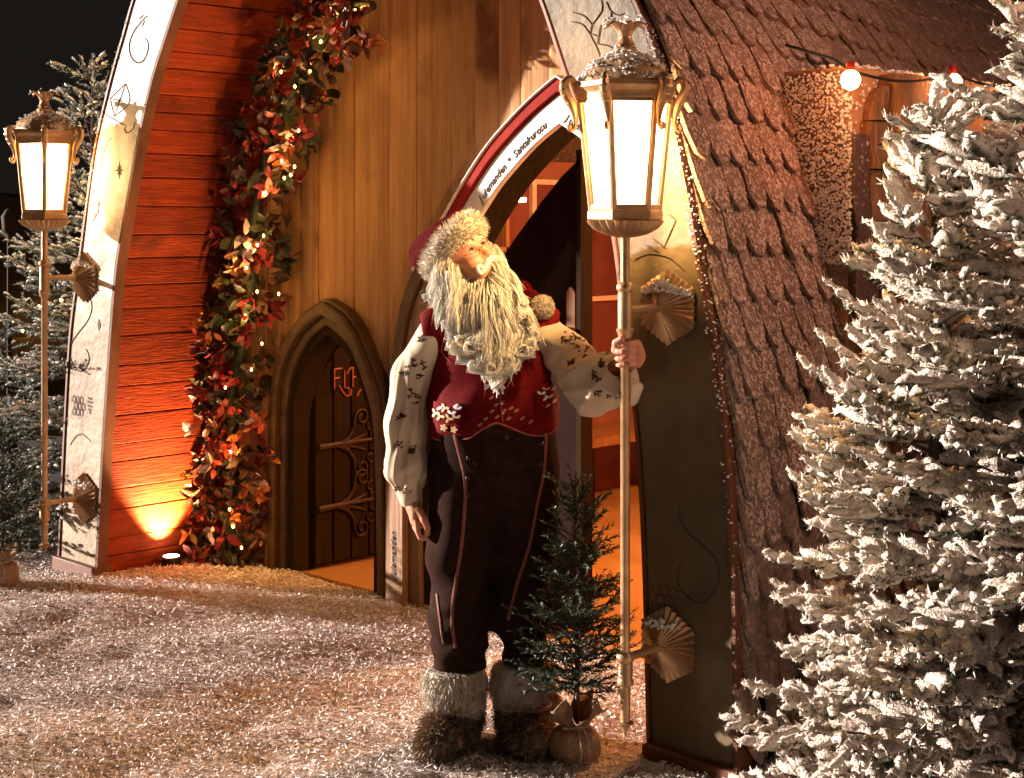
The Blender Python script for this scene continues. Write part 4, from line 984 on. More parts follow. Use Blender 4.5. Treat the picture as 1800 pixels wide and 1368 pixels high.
# two small potted firs wrapped in burlap
M_burlap = mat('burlap', (.40,.25,.15), (.26,.15,.085), 90, rough=.95, bump=.6, c3=(.5,.36,.24), c3scale=7)
M_twine = mat('twine', (.55,.42,.28), rough=.9, bump=.2)
def potted(loc, h, seed, label):
    t = fir('potted_fir', loc, h, .155, label, 'needle', seed, 52, .24, .072, None, spacing=.032, frost=.06, form=lambda f: float(np.interp(f, [.24,.33,.48,.56,.66,.85,1], [.75,1,.85,.55,.38,.25,.05])), trunk_r=.011, group='small firs in burlap', pitch0=4, pitch1=62)
    rr = random.Random(seed); ph = [rr.uniform(0,6.28) for _ in range(6)]
    wob = lambda a, i: 1+.05*math.sin(3*a+ph[0]+i*.3)+.035*math.sin(7*a+ph[1]+i)+.02*math.sin(13*a+ph[2])
    MB().lathe([(.055,.0),(.074,.006),(.081,.035),(.079,.07),(.068,.098),(.050,.108),(.01,.106)], 40, rf=wob).build('burlap_wrap', M_burlap, t)
    mb = MB(); n = 56; rings = []
    for f, (R, z) in enumerate(((.045,.112),(.040,.122),(.060,.150),(.088,.172))):
        ring = []
        for i in range(n):
            a = 2*math.pi*i/n; w = 1+(.16*math.sin(5*a+ph[3])+.10*math.sin(8*a+ph[4]))*f/3; zz = z+(.028*math.sin(4*a+ph[5])+.014*math.sin(9*a))*f/3
            ring.append((R*w*math.cos(a), R*w*math.sin(a), zz))
        rings.append(ring)
    mb.strip(rings, closed=True); o = mb.build('burlap_ruffle', M_burlap, t, fix=False); o.modifiers.new('thick', 'SOLIDIFY').thickness = .003
    mb = MB(); mb.tube([(.046*math.cos(k*.4), .046*math.sin(k*.4), .116+.003*math.sin(k)) for k in range(17)], .0025, 5)
    mb.tube([(.045,-.03,.116),(.065,-.05,.10),(.078,-.055,.06),(.075,-.06,.02)], .0022, 5); mb.tube([(.045,-.03,.116),(.072,-.035,.12),(.085,-.03,.09),(.088,-.035,.05)], .0022, 5)
    mb.build('twine', M_twine, t)
    return t
potted((3.225,-.176,ghz(3.225,-.176)-.005), .86, 31, 'small dark fir in a burlap-wrapped pot at the foot of the gripped lantern pole')
potted((-.20,-.36,ghz(-.20,-.36)-.005), .74, 32, 'small fir in a burlap pot at the far edge beside the frosted fir')
# ------------------------------------------------------------------ far background on the far side of the square
hut = empty('market_hut', (-5.9, 2.75, -.03), .75); tag(hut, 'distant dark market hut with an ochre lit front', 'hut')
M_far = mat('far_dark_wood', (.05,.03,.015), rough=.9, bump=0); M_ochre = mat('ochre_front', (.34,.17,.04), (.22,.11,.03), 2, rough=.8, bump=0)
MB().box((-1.5,-.6,0), (1.5,.7,1.5)).build('wall', M_far, hut, smooth=False)
MB().box((-1.5,-.66,.42), (1.5,-.605,.74)).build('counter', M_ochre, hut, smooth=False)
MB().prism([(-1.7,1.5),(1.7,1.5),(0,1.95)], -.8, .9).build('roof', M_far, hut, smooth=False)
for k in range(3): MB().box((-1.3+.9*k,-.67,.16), (-.7+.9*k,-.607,.22)).build('lit_panel', emis('lit_panel', (1,.55,.15), .25), hut, smooth=False)
M_far_bulb = emis('far_lit_bulb', (1,.62,.2), 5)
hl = empty('hut_lights', (-5.9, 2.75, -.03), .75); tag(hl, 'cluster of small warm bulbs glowing on the distant hut', 'string lights')
fb = MB().lathe([(.002,.05),(.035,.035),(.05,0),(.035,-.035),(.002,-.05)], 10).mesh('bulb', M_far_bulb); rr = random.Random(5)
for k in range(34):
    o = link('bulb', fb, hl); o.location = (rr.uniform(-1.4,1.4), -.68, rr.uniform(.80,1.06)); o.scale = [rr.uniform(.25,.6)]*3
lp = empty('lamp_post', (-4.10, 1.67, -.03)); tag(lp, 'thin dark lamp post standing far behind the bronze lantern', 'lamp post')
MB().lathe([(.06,0),(.06,.06),(.02,.1),(.017,1.55),(.015,1.62)], 12).build('pole', M_far, lp)
MB().lathe([(.015,1.62),(.05,1.65),(.06,1.75),(.03,1.80),(.01,1.81)], 12).build('lamp_head', M_far, lp)
hg = MB()
for k in range(260):
    hg.blob((rr.uniform(-34,-13), rr.uniform(9,22), rr.uniform(-.5,.9)), (rr.uniform(.5,1.3), rr.uniform(.5,1.2), rr.uniform(.5,1.1)), .3)
tag(hg.build('distant_trees', mat('far_foliage', (.012,.014,.008), bump=0, rough=.95), smooth=False), 'dark mass of trees beyond the square', 'trees', kind='stuff')
# ------------------------------------------------------------------ person: signed-distance modelling helpers
def v3(*a): return np.array(a, float)
def cap(P, a, b, ra, rb):
    a, b = np.asarray(a, float), np.asarray(b, float); ab = b-a; t = np.clip(((P-a) @ ab)/(ab @ ab), 0, 1)
    return np.linalg.norm(P-a-t[:, None]*ab, axis=1)-(ra+(rb-ra)*t)
def chain(P, pts, rs, k=.012):
    d = None
    for i in range(len(pts)-1):
        q = cap(P, pts[i], pts[i+1], rs[i], rs[i+1]); d = q if d is None else smin(d, q, k)
    return d
def ell(P, c, r, B=None):
    Q = P-np.asarray(c, float)
    if B is not None: Q = Q @ B.T
    r = np.asarray(r, float); k0 = np.linalg.norm(Q/r, axis=1); k1 = np.linalg.norm(Q/(r*r), axis=1)+1e-9
    return k0*(k0-1)/k1
def smin(a, b, k):
    h = np.clip(.5+.5*(b-a)/k, 0, 1); return b+(a-b)*h-k*h*(1-h)
def smax(a, b, k): return -smin(-a, -b, k)
def sdf_mesh(f, lo, hi, h, C=4):
    lo = np.asarray(lo, float); n = (np.ceil((np.asarray(hi)-lo)/(h*C)).astype(int))*C+1
    ax = [lo[i]+h*C*np.arange((n[i]-1)//C+1) for i in range(3)]
    G = np.stack(np.meshgrid(*ax, indexing='ij'), -1); cs = G.shape[:3]; cv = f(G.reshape(-1, 3)).reshape(cs)
    cc = [a[:-1]+h*C/2 for a in ax]; G2 = np.stack(np.meshgrid(*cc, indexing='ij'), -1); c2 = G2.shape[:3]; v2 = f(G2.reshape(-1, 3)).reshape(c2)
    act = np.abs(v2) < h*C*1.35
    val = np.full(n, 1.0, np.float32)
    base = np.where(v2 < 0, -1.0, 1.0).astype(np.float32)
    val[:-1, :-1, :-1] = np.repeat(np.repeat(np.repeat(base, C, 0), C, 1), C, 2)
    I = np.argwhere(act)*C; off = np.stack(np.meshgrid(*[np.arange(C+1)]*3, indexing='ij'), -1).reshape(-1, 3)
    mask = np.zeros(n, bool); J = (I[:, None, :]+off[None]).reshape(-1, 3); mask[J[:, 0], J[:, 1], J[:, 2]] = True
    J = np.argwhere(mask); out = np.empty(len(J), np.float32)
    for s in range(0, len(J), 400000): out[s:s+400000] = f(lo+h*J[s:s+400000])
    val[J[:, 0], J[:, 1], J[:, 2]] = out
    ins = val < 0; m = np.array(n)-1
    cnt = np.zeros(m, np.int8)
    for dx in (0, 1):
        for dy in (0, 1):
            for dz in (0, 1): cnt += ins[dx:dx+m[0], dy:dy+m[1], dz:dz+m[2]]
    cells = np.argwhere((cnt > 0) & (cnt < 8)); cid = np.full(m, -1, np.int32); cid[cells[:, 0], cells[:, 1], cells[:, 2]] = np.arange(len(cells))
    acc = np.zeros((len(cells), 3)); num = np.zeros(len(cells))
    cor = [(x, y, z) for x in (0,1) for y in (0,1) for z in (0,1)]
    cvs = {c: val[cells[:, 0]+c[0], cells[:, 1]+c[1], cells[:, 2]+c[2]] for c in cor}
    for c in cor:
        for a in range(3):
            if c[a] == 0:
                e = list(c); e[a] = 1; e = tuple(e); v0, v1 = cvs[c], cvs[e]; s = (v0 < 0) != (v1 < 0); t = np.where(s, v0/(v0-v1+1e-12), 0)
                p = np.array(c, float)[None]+np.eye(3)[a][None]*t[:, None]; acc += np.where(s[:, None], p, 0); num += s
    V = lo+h*(cells+acc/np.maximum(num, 1)[:, None]); F = []
    for a in range(3):
        b, c = (a+1) % 3, (a+2) % 3; sl0 = [slice(None)]*3; sl1 = [slice(None)]*3; sl0[a] = slice(0, -1); sl1[a] = slice(1, None)
        E = np.argwhere(ins[tuple(sl0)] != ins[tuple(sl1)]); E = E[(E[:, b] > 0) & (E[:, c] > 0) & (E[:, b] < m[b]) & (E[:, c] < m[c])]
        flip = ins[tuple(E.T)]
        def cell(db, dc):
            Q = E.copy(); Q[:, b] += db; Q[:, c] += dc; return cid[Q[:, 0], Q[:, 1], Q[:, 2]]
        q = np.stack([cell(-1,-1), cell(0,-1), cell(0,0), cell(-1,0)], 1); q[~flip] = q[~flip][:, ::-1]; F.append(q)
    F = np.concatenate(F); F = F[(F >= 0).all(1)]
    return V, F
def tubes(paths, radii, ns=5):
    """paths (n,k,3), radii (n,k) -> merged tube mesh arrays"""
    paths = np.asarray(paths, float); n, k, _ = paths.shape; T = np.gradient(paths, axis=1); T /= np.linalg.norm(T, axis=2, keepdims=True)+1e-9
    ref = np.array([.13,-.97,.2]); A = np.cross(T, ref); A /= np.linalg.norm(A, axis=2, keepdims=True)+1e-9; B = np.cross(T, A)
    ang = np.arange(ns)*2*np.pi/ns
    V = paths[:, :, None, :]+radii[:, :, None, None]*(A[:, :, None, :]*np.cos(ang)[None, None, :, None]+B[:, :, None, :]*np.sin(ang)[None, None, :, None])
    base = (np.arange(n)*k*ns)[:, None, None]; i = np.arange(k-1)[None, :, None]*ns; j = np.arange(ns)[None, None, :]; j2 = (j+1) % ns
    F = np.stack([base+i+j, base+i+j2, base+i+ns+j2, base+i+ns+j], -1).reshape(-1, 4)
    return V.reshape(-1, 3), F
def fnoise(P, f, s):
    return (np.sin(P[:, 0]*f+s)*np.sin(P[:, 1]*f*1.13+1.7*s+1)+np.sin(P[:, 1]*f*.9+P[:, 2]*f*1.21+2.3*s)*.7+np.sin(P[:, 2]*f*.83-P[:, 0]*f*1.07+3.1*s)*.6)/2.3
def ribbons(paths, radii):
    """paths (n,k,3), radii (n,) -> flat hair ribbons facing roughly forward"""
    paths = np.asarray(paths, float); n, k, _ = paths.shape; T_ = np.gradient(paths, axis=1); T_ /= np.linalg.norm(T_, axis=2, keepdims=True)+1e-9
    rnd = np.random.default_rng(3).normal(0, .6, (n, 1, 3))+np.array([.1,-1,.1]); A = np.cross(T_, rnd); A /= np.linalg.norm(A, axis=2, keepdims=True)+1e-9
    taper = np.clip((1.05-np.linspace(0, 1, k))*5, .2, 1)[None, :, None]; w = np.asarray(radii)[:, None, None]*taper
    V = np.stack([paths-A*w, paths+A*w], 2).reshape(-1, 3); base = (np.arange(n)*k*2)[:, None]; i = np.arange(k-1)[None]*2
    F = np.stack([base+i, base+i+1, base+i+3, base+i+2], -1).reshape(-1, 4); return V, F
# ------------------------------------------------------------------ person
# local axes: x to the person's left hand, -y the way the chest faces, z up
person = empty('person', (2.923,-.257,0), math.radians(44.5))
tag(person, 'person in red embroidered vest, fur-brimmed red hat and long white beard gripping the lantern pole', 'person')
M_skin = mat('skin', (.60,.27,.17), (.50,.19,.11), 18, rough=.5, bump=.12, bscale=160, bdist=.002, sss=.08, c3=(.55,.15,.09), c3scale=9, c3lo=.52, c3hi=.7)
M_vest = mat('red_velvet', (.17,.004,.004), (.09,.002,.003), 60, rough=.85, bump=.2, sheen=.0, bdist=.003, spec=.12)
M_linen = mat('cream_linen', (.66,.53,.38), (.54,.41,.28), 9, rough=.85, bump=.2, bscale=320, bdist=.0015)
M_trouser = mat('dark_wool', (.034,.016,.011), (.016,.008,.006), 30, rough=.95, bump=.25, bscale=260, bdist=.002, spec=.04)
M_fur = mat('pale_fur', (.62,.54,.44), (.34,.28,.22), 14, rough=.85, bump=.5, bscale=120, bdist=.004)
M_fur_dk = mat('shaggy_fur', (.36,.26,.18), (.20,.14,.095), 12, rough=.9, bump=.6, bscale=140, bdist=.006)
M_hair = mat('white_hair', (.82,.77,.68), (.66,.59,.49), 26, rough=.55, bump=.3, bscale=150, bdist=.003, spec=.4)
M_hat = mat('dark_red_knit', (.11,.003,.004), (.03,.0015,.0015), 150, rough=.9, bump=1.0, bdist=.01, spec=.05)
M_embd = mat('dark_embroidery', (.07,.02,.015), bump=0, rough=.8)
M_embg = mat('gold_embroidery', (.62,.40,.22), (.5,.3,.14), 40, bump=0, rough=.6)
M_embr = mat('red_braid', (.16,.02,.016), (.26,.10,.06), 150, bump=.2, rough=.7)
M_gold = mat('spectacle_gold', (.75,.5,.25), metal=.9, rough=.25, bump=0)
def unit(v): v = np.asarray(v, float); return v/np.linalg.norm(v)
f_ = unit((.67,-.60,.44)); e_ = unit((.57,.77,.29)); e_ = unit(e_-f_*(e_ @ f_)); u_ = np.cross(f_, e_)
FB = np.stack([e_, f_, u_]); HC = v3(-.088,-.035,1.572); EM = HC+.078*f_+.006*u_
def fp(a, b, c): return EM+a*e_+b*f_+c*u_
def head_sdf(P):
    d = ell(P, HC+.022*u_-.005*f_, (.078,.096,.100), FB)
    d = smin(d, ell(P, fp(0,-.040,-.062), (.060,.056,.066), FB), .03)
    for s in (-1, 1):
        d = smin(d, ell(P, fp(.036*s,-.018,-.036), (.026,.022,.024), FB), .02)
        d = smin(d, ell(P, fp(.078*s,-.085,-.012), (.010,.020,.030), FB), .01)
    d = smin(d, cap(P, fp(-.036,-.012,.020), fp(.036,-.012,.020), .0125, .0125), .012)
    for s in (-1, 1): d = smax(d, -ell(P, fp(.032*s,.010,-.001), (.017,.014,.0105), FB), .008)
    d = smin(d, cap(P, fp(0,-.004,.004), fp(0,.024,-.034), .0085, .0135), .010)
    for s in (-1, 1): d = smin(d, ell(P, fp(.0125*s,.012,-.040), (.009,.010,.008), FB), .006)
    d = smin(d, ell(P, fp(0,-.004,-.072), (.024,.012,.008), FB), .008)
    return d
POLE = (.416,-.346)
def hand_left(P):
    cx, cy = POLE; d = ell(P, (cx+.040,cy+.020,1.293), (.016,.036,.044))
    d = smin(d, chain(P, [(cx+.036,cy+.030,1.285), (cx+.020,cy+.075,1.262), (cx-.03,cy+.13,1.23)], [.026,.024,.030]), .02)
    for i, z in enumerate((1.326,1.305,1.284,1.265)):
        R = .0255; r0 = (.0098,.0102,.0098,.0085)[i]; end = (-165,-178,-172,-158)[i]; pts = []; rs = []
        for k in range(7):
            a = math.radians(28+(end-28)*k/6); RR = R+.010*max(0, 1-k/2.0); pts.append((cx+RR*math.cos(a), cy+RR*math.sin(a), z-.004*k/6+(.002 if k == 3 else 0))); rs.append(r0*(1.08 if k in (0, 3) else 1)*(1-.03*k))
        d = smin(d, chain(P, pts, rs, .003), .0035)
    th = [(cx+.018,cy+.035,1.285), (cx-.014,cy+.030,1.290), (cx-.029,cy+.010,1.305), (cx-.029,cy-.012,1.328), (cx-.012,cy-.026,1.343)]
    return smin(d, chain(P, th, [.014,.0135,.0125,.0115,.0095], .004), .005)
def hand_right(P):
    d = ell(P, (-.238,-.030,.748), (.021,.034,.042))
    d = smin(d, cap(P, (-.262,-.015,.83), (-.246,-.024,.775), .028, .025), .02)
    for i in range(4):
        y = -.058+.020*i; x = -.232-.004*i
        pts = [(x,y,.728), (x+.004,y-.002,.700), (x+.012,y-.003,.680+.002*i), (x+.026,y-.003,.678+.003*i), (x+.030,y-.002,.692)]
        d = smin(d, chain(P, pts, [.0105,.0100,.0095,.0090,.0080], .003), .0035)
    th = [(-.226,-.052,.765), (-.208,-.066,.738), (-.198,-.068,.712), (-.196,-.062,.692)]
    return smin(d, chain(P, th, [.014,.0125,.0115,.0090], .004), .006)
def body_sdf(P):
    d = ell(P, (.01,.0,1.16), (.165,.12,.26)); d = smin(d, ell(P, (.015,-.01,.92), (.16,.125,.16)), .06)
    d = smin(d, cap(P, (-.13,.01,1.36), (.135,.01,1.37), .045, .045), .05)
    d = smin(d, cap(P, (.0,.02,1.38), HC-.05*u_-.02*f_, .058, .055), .03)
    d = smin(d, chain(P, [(-.19,.01,1.345), (-.275,.02,1.09), (-.26,-.015,.83)], [.036,.034,.028]), .03)
    d = smin(d, chain(P, [(.185,.01,1.35), (.315,-.11,1.175), (.386,-.216,1.23)], [.036,.034,.030]), .03)
    for sx, top in ((-.085,-.085), (.11,.10)):
        d = smin(d, chain(P, [(top,0,.88), (sx-.005,-.01,.48), (sx,.01,.10)], [.085,.055,.042]), .03)
        d = smin(d, ell(P, (sx-.02,-.06,.045), (.04,.11,.04)), .02)
    d = smin(d, head_sdf(P), .012)
    d = smin(d, hand_left(P), .006); return smin(d, hand_right(P), .006)
V, F = sdf_mesh(body_sdf, (-.36,-.42,-.02), (.50,.20,1.76), .0044)
body = link('body', np_mesh('body', V, F, M_skin), person)
eyes = []
for s in (-1, 1):
    c = fp(.032*s,-.0055,-.001); o = MB().blob((0,0,0), .0125, 0).build('eye', mat('eye_white', (.75,.68,.6), bump=0, rough=.15, spec=.6), body); o.location = c
    sd = o.modifiers.new('s', 'SUBSURF'); sd.levels = sd.render_levels = 2; o.scale = (1.12,)*3
    g = unit(f_+.25*u_); i_ = MB().lathe([(.0058,0),(.0045,.0016),(.001,.002)], 14).build('iris', mat('iris_dark', (.05,.03,.02), bump=0, rough=.1, spec=.7), o); i_.location = g*.0112; i_.rotation_euler = Vector(g).to_track_quat('Z', 'Y').to_euler()
# ---- clothes
def torso(P, g=0.0):
    d = ell(P, (.010,.005,1.16), (.205+g,.136+g,.27)); d = smin(d, ell(P, (.014,-.012,1.06), (.212+g,.168+g,.17)), .05)
    d = smin(d, cap(P, (-.180,.012,1.345), (.180,.012,1.355), .066+g, .066+g), .06); return d
def hem(X): return np.interp(X, [-.24,-.14,-.06,-.02,.02,.06,.12,.18,.24], [.995,.990,1.005,1.035,1.055,1.045,1.015,1.005,1.035])
def vest_sdf(P):
    d = torso(P)
    d = d+.0035*fnoise(P, 34, 1.0)+.0022*np.sin(60*P[:, 0]+9*np.sin(8*P[:, 2]))*np.clip((1.2-P[:, 2])*5, 0, 1)
    d = smax(d, -torso(P, -.014), .002)
    d = smax(d, hem(P[:, 0])-P[:, 2], .004)
    ah = np.interp(P[:, 2], [1.10,1.18,1.26,1.34,1.42], [.235,.196,.196,.216,.232])       # arm holes
    d = smax(d, -(P[:, 0]+ah), .004); d = smax(d, P[:, 0]-ah-.004, .004)
    d = smax(d, -cap(P, (0,-.03,1.50), (.01,-.20,1.26), .085, .022), .006)        # neckline
    return d
VV, VF = sdf_mesh(vest_sdf, (-.28,-.24,.96), (.30,.22,1.46), .0045)
vest = link('vest', np_mesh('vest', VV, VF, M_vest), person)
def sleeve(P, J, R, seed, gather):
    d = None; best = None
    for i in range(len(J)-1):
        q = cap(P, J[i], J[i+1], R[i], R[i+1]); d = q if d is None else smin(d, q, .035)
    return d
RJ = [v3(-.165,.01,1.335), v3(-.252,.005,1.19), v3(-.272,.0,1.03), v3(-.270,-.008,.895), v3(-.260,-.015,.835)]; RR = [.064,.062,.063,.064,.040]
LJ = [v3(.165,.01,1.345), v3(.262,-.06,1.25), v3(.325,-.135,1.190), v3(.375,-.195,1.195), v3(.405,-.245,1.215)]; LR = [.066,.070,.080,.078,.055]
def folds_r(P):
    a = np.arctan2(P[:, 1], P[:, 0]+.268); z = P[:, 2]; lo_ = np.clip((1.30-z)*4, .15, 1)
    return (.013*(np.abs(np.sin(2.5*a+1.3*np.sin(4.5*z)+.6))-.6)+.007*(np.abs(np.sin(5.5*a-2.2*np.sin(6*z)))-.6)+.003*fnoise(P, 40, 3))*lo_ + .0030*np.sin(95*z+4*np.sin(2*a))*np.exp(-((z-.86)/.05)**2)
def folds_l(P):
    t = P @ unit((.80,-.55,-.10)); w = P[:, 2]*.9+P[:, 1]*.25
    return .013*(np.abs(np.sin(24*w-9*t+1.6*np.sin(9*t)))-.6)+.007*(np.abs(np.sin(47*w+15*t+1.2*np.sin(14*t)))-.6)+.003*np.sin(70*t+3*np.sin(20*w))
def shirt_sdf(P):
    d1 = sleeve(P, RJ, RR, 1, 0)+folds_r(P); d1 = smin(d1, cap(P, (-.262,-.014,.826), (-.257,-.018,.800), .037, .036), .006)
    hang = ell(P, (.335,-.15,1.145), (.085,.06,.055)); d2 = smin(sleeve(P, LJ, LR, 2, 0), hang, .05)
    d2 = smin(d2, cap(P, (.405,-.255,1.20), (.425,-.300,1.175), .052, .045), .03)+folds_l(P)
    d2 = smax(d2, -cap(P, (.395,-.245,1.235), (.42,-.36,1.29), .030, .052), .006)      # cuff opening
    d2 = smax(d2, -cap(P, (POLE[0],POLE[1],1.0), (POLE[0],POLE[1],1.5), .0165, .0165), .003)
    d = smin(d1, d2, .01)
    col = np.abs(ell(P, (.0,-.005,1.405), (.085,.075,.035)))-.006; return smin(d, col, .01)
SV, SF = sdf_mesh(shirt_sdf, (-.37,-.40,.77), (.50,.13,1.47), .0042)
shirt = link('shirt', np_mesh('shirt', SV, SF, M_linen), person)
def trouser_sdf(P):
    d = ell(P, (.018,-.004,.93), (.200,.158,.19)); d = smin(d, ell(P, (.014,-.02,1.02), (.190,.158,.12)), .05)
    d = smin(d, chain(P, [(-.078,.0,.86), (-.092,-.006,.60), (-.098,-.008,.40), (-.096,.0,.27)], [.118,.105,.093,.080]), .05)
    d = smin(d, chain(P, [(.110,.004,.86), (.116,.004,.60), (.110,.004,.42), (.108,.006,.285)], [.112,.097,.082,.070]), .05)
    z = P[:, 2]; x = P[:, 0]
    d = d+.0075*np.sin(34*x+5*np.sin(6*z)+3.2*z+1.5*np.sin(14*P[:, 1]))*np.clip((1.0-z)*3, 0, 1)+.005*fnoise(P, 30, 4.0)
    d = d+.0055*np.sin(75*z+10*x+3*np.sin(30*x))*np.exp(-((z-.36)/.10)**2)
    return smax(d, .245-z, .004)
TV, TF = sdf_mesh(trouser_sdf, (-.26,-.22,.22), (.27,.22,1.18), .0048)
trou = link('trousers', np_mesh('trousers', TV, TF, M_trouser), person)
def bvh(V, F): return BVHTree.FromPolygons([tuple(v) for v in V], [tuple(int(i) for i in f) for f in F])
BV, BS, BT = bvh(VV, VF), bvh(SV, SF), bvh(TV, TF)
def lx(px, py, d=4.78): return (px-860)/2650*d+(4.9-d)*(-.0151), 1.7-(py-386)/2650*d
def hit(B, px, py, off):
    """front surface point of a garment behind a spot given in local (x,z)"""
    h = B.ray_cast(Vector((px, -.9, py)), Vector((0, 1, 0)), 2.0)
    if h[0] is None: return None
    n = h[1]; n = -n if n.y > 0 else n
    return h[0]+n*off
def motif(mb, B, x, z, r, kind, m=0, off=.0022):
    """small stitched figure: a list of petals laid on the cloth"""
    pet = {'leaf3': [(0,1), (2.2,1), (4.1,1)], 'flower': [(k*1.257,.8) for k in range(5)], 'leaf': [(.6,1.2)], 'pair': [(.5,1), (2.6,1)], 'dot': [(0,.3)]}[kind]
    for a, L in pet:
        c = (x+math.cos(a)*r*.55*L, z+math.sin(a)*r*.55*L); pts = []
        for k in range(8):
            t = 2*math.pi*k/8; qx, qz = .55*r*L*math.cos(t), .30*r*math.sin(t); pts.append(hit(B, c[0]+qx*math.cos(a)-qz*math.sin(a), c[1]+qx*math.sin(a)+qz*math.cos(a), off))
        cc = hit(B, c[0], c[1], off+.0008)
        if cc is None or any(p is None for p in pts) or max((p-cc).length for p in pts) > r*2.2: continue
        mb.add(pts+[cc], [(k, (k+1) % 8, 8) for k in range(8)], m)
def ribbon(mb, B, pts, w, off=.003, m=0, n=40):
    Q = crom([(x, 0, z) for x, z in pts], n); rings = []
    for i, q in enumerate(Q):
        t = (Q[min(i+1, n-1)]-Q[max(i-1, 0)]).normalized(); row = []
        for s in (-1, 0, 1):
            h = hit(B, q.x-t.z*w*s*.5, q.z+t.x*w*s*.5, off if s else off*1.5)
            row.append(h)
        if all(r is not None for r in row): rings.append(row)
    if len(rings) > 2: mb.strip(rings, m)
def patch(B, corners, off, n=9):
    (x0, z0), (x1, z1), (x2, z2), (x3, z3) = corners; rows = []
    for j in range(n):
        q = j/(n-1); row = []
        for i in range(n):
            p = i/(n-1); x = lerp(lerp(x0,x1,p), lerp(x3,x2,p), q); z = lerp(lerp(z0,z1,p), lerp(z3,z2,p), q); e = 0 if 0 < i < n-1 and 0 < j < n-1 else -.004
            h = hit(B, x, z, off+e); row.append(h if h is not None else (row[-1] if row else Vector((x,-.15,z))))
        rows.append(row)
    return rows
# pockets, braid and embroidery on the vest
for cs in (((765,708),(818,708),(818,762),(766,766)), ((940,688),(972,668),(980,742),(944,748))):
    o = MB().strip(patch(BV, [lx(*c) for c in cs], .006)).build('pocket', M_vest, vest, fix=False)
    c2 = [cs[0], cs[1], tuple(lerp(a, b, .62) for a, b in zip(cs[1], cs[2])), tuple(lerp(a, b, .62) for a, b in zip(cs[0], cs[3]))]
    fl = MB().strip(patch(BV, [lx(*c) for c in c2], .010)).build('pocket_flap', M_vest, vest, fix=False)
mb = MB()
rr = random.Random(3)
for px, py in ((775,722),(788,718),(800,726),(810,718),(780,732),(795,734),(808,732),(772,728),(803,716)):
    x, z = lx(px, py); motif(mb, BV, x, z, .014, rr.choice(['leaf','pair','leaf3']), rr.choice([0,0,1]), .0125)
for px, py in ((785,750),(803,752)): x, z = lx(px, py); motif(mb, BV, x, z, .014, 'flower', 0, .009)
for px, py in ((950,695),(958,688),(966,690),(952,706),(962,702),(968,712),(957,718)): x, z = lx(px, py); motif(mb, BV, x, z, .013, rr.choice(['leaf','pair']), rr.choice([0,0,1]), .0125)
for px, py in ((800,590),(808,600),(796,604),(790,612),(804,614),(812,622),(798,626),(786,600)): x, z = lx(px, py); motif(mb, BV, x, z, .010, 'pair', rr.choice([0,1]), .003)
for px, py in ((862,700),(870,712),(863,722),(872,732),(880,708),(884,722),(892,735),(852,735),(842,745),(905,722),(915,735),(930,742),(896,718)): x, z = lx(px, py); motif(mb, BV, x, z, .014, 'leaf', 2, .003)
mb.build('embroidery', [M_embg, mat('white_bead', (.75,.72,.75), bump=0, rough=.3), mat('dull_rose_stitch', (.40,.16,.10), bump=0)], vest, fix=False)['kind'] = 'stuff'
mb = MB()
hx = np.linspace(-.195, .215, 16); ribbon(mb, BV, [(x, float(hem(x))+.008) for x in hx], .006, .003, 0, 70)
ribbon(mb, BV, [lx(880,690), lx(883,715), lx(886,738)], .004, .003); ribbon(mb, BV, [lx(793,575), lx(782,600), lx(778,622), lx(792,636)], .003, .003)
mb.build('braid', mat('dull_red_cord', (.34,.06,.04), bump=.2), vest, fix=False)
for px, py in ((884,706),(886,722)):
    h = hit(BV, *lx(px, py), .003); MB().lathe([(.001,.005),(.005,.004),(.007,.001),(.007,0)], 12).build('button', M_gold, vest).matrix_local = Matrix.Translation(h) @ Euler((math.radians(90),0,0)).to_matrix().to_4x4()
# shirt embroidery
def cluster(mb, x, z):
    for k in range(6):
        a = rr.uniform(0, 6.28); motif(mb, BS, x+.013*math.cos(a)*rr.random(), z+.020*math.sin(a)*rr.random(), rr.uniform(.005,.010), rr.choice(['leaf','leaf3','pair']), 0, .0018)
mb = MB()
for px, py in ((735,560),(742,600),(728,640),(738,660),(722,690),(708,730),(700,780),(722,792),(716,862),(735,700),(712,655),(730,790),(706,600),(697,860),(745,640)):
    x, z = lx(px, py, 4.88); cluster(mb, x, z)
for px, py in ((985,570),(1000,580),(1012,600),(1020,612),(1036,605),(1030,632),(1045,660),(1060,640),(1075,690),(1010,640),(1085,655),(995,600),(1050,690),(1070,620)):
    x, z = lx(px, py, 4.72); cluster(mb, x, z)
mb.build('embroidery', M_embd, shirt, fix=False)['kind'] = 'stuff'
# trouser braid, buttons
Z6 = lambda x, y: lx(700+x*.453, 740+y*.453, 4.74)
mb = MB(); ribbon(mb, BT, [Z6(*p) for p in ((224,55),(248,150),(266,250),(258,400),(246,520),(228,640),(215,740),(214,830),(226,905))], .011, .003, 0, 70)
ribbon(mb, BT, [Z6(*p) for p in ((580,22),(577,110),(570,210),(545,340),(520,480),(495,570),(470,650),(450,730),(432,800))], .009, .003, 0, 60)
ribbon(mb, BT, [Z6(*p) for p in ((150,700),(165,800),(178,890))], .006, .003, 0, 20)
mb.build('braid', M_embr, trou, fix=False)
for p in ((280,145),(275,225),(275,290),(425,60),(565,55),(560,95),(555,175)):
    h = hit(BT, *Z6(*p), .002)
    if h is not None: MB().lathe([(.001,.006),(.006,.005),(.008,.001),(.008,0)], 12).build('button', M_iron, trou).matrix_local = Matrix.Translation(h) @ Euler((math.radians(90),0,0)).to_matrix().to_4x4()
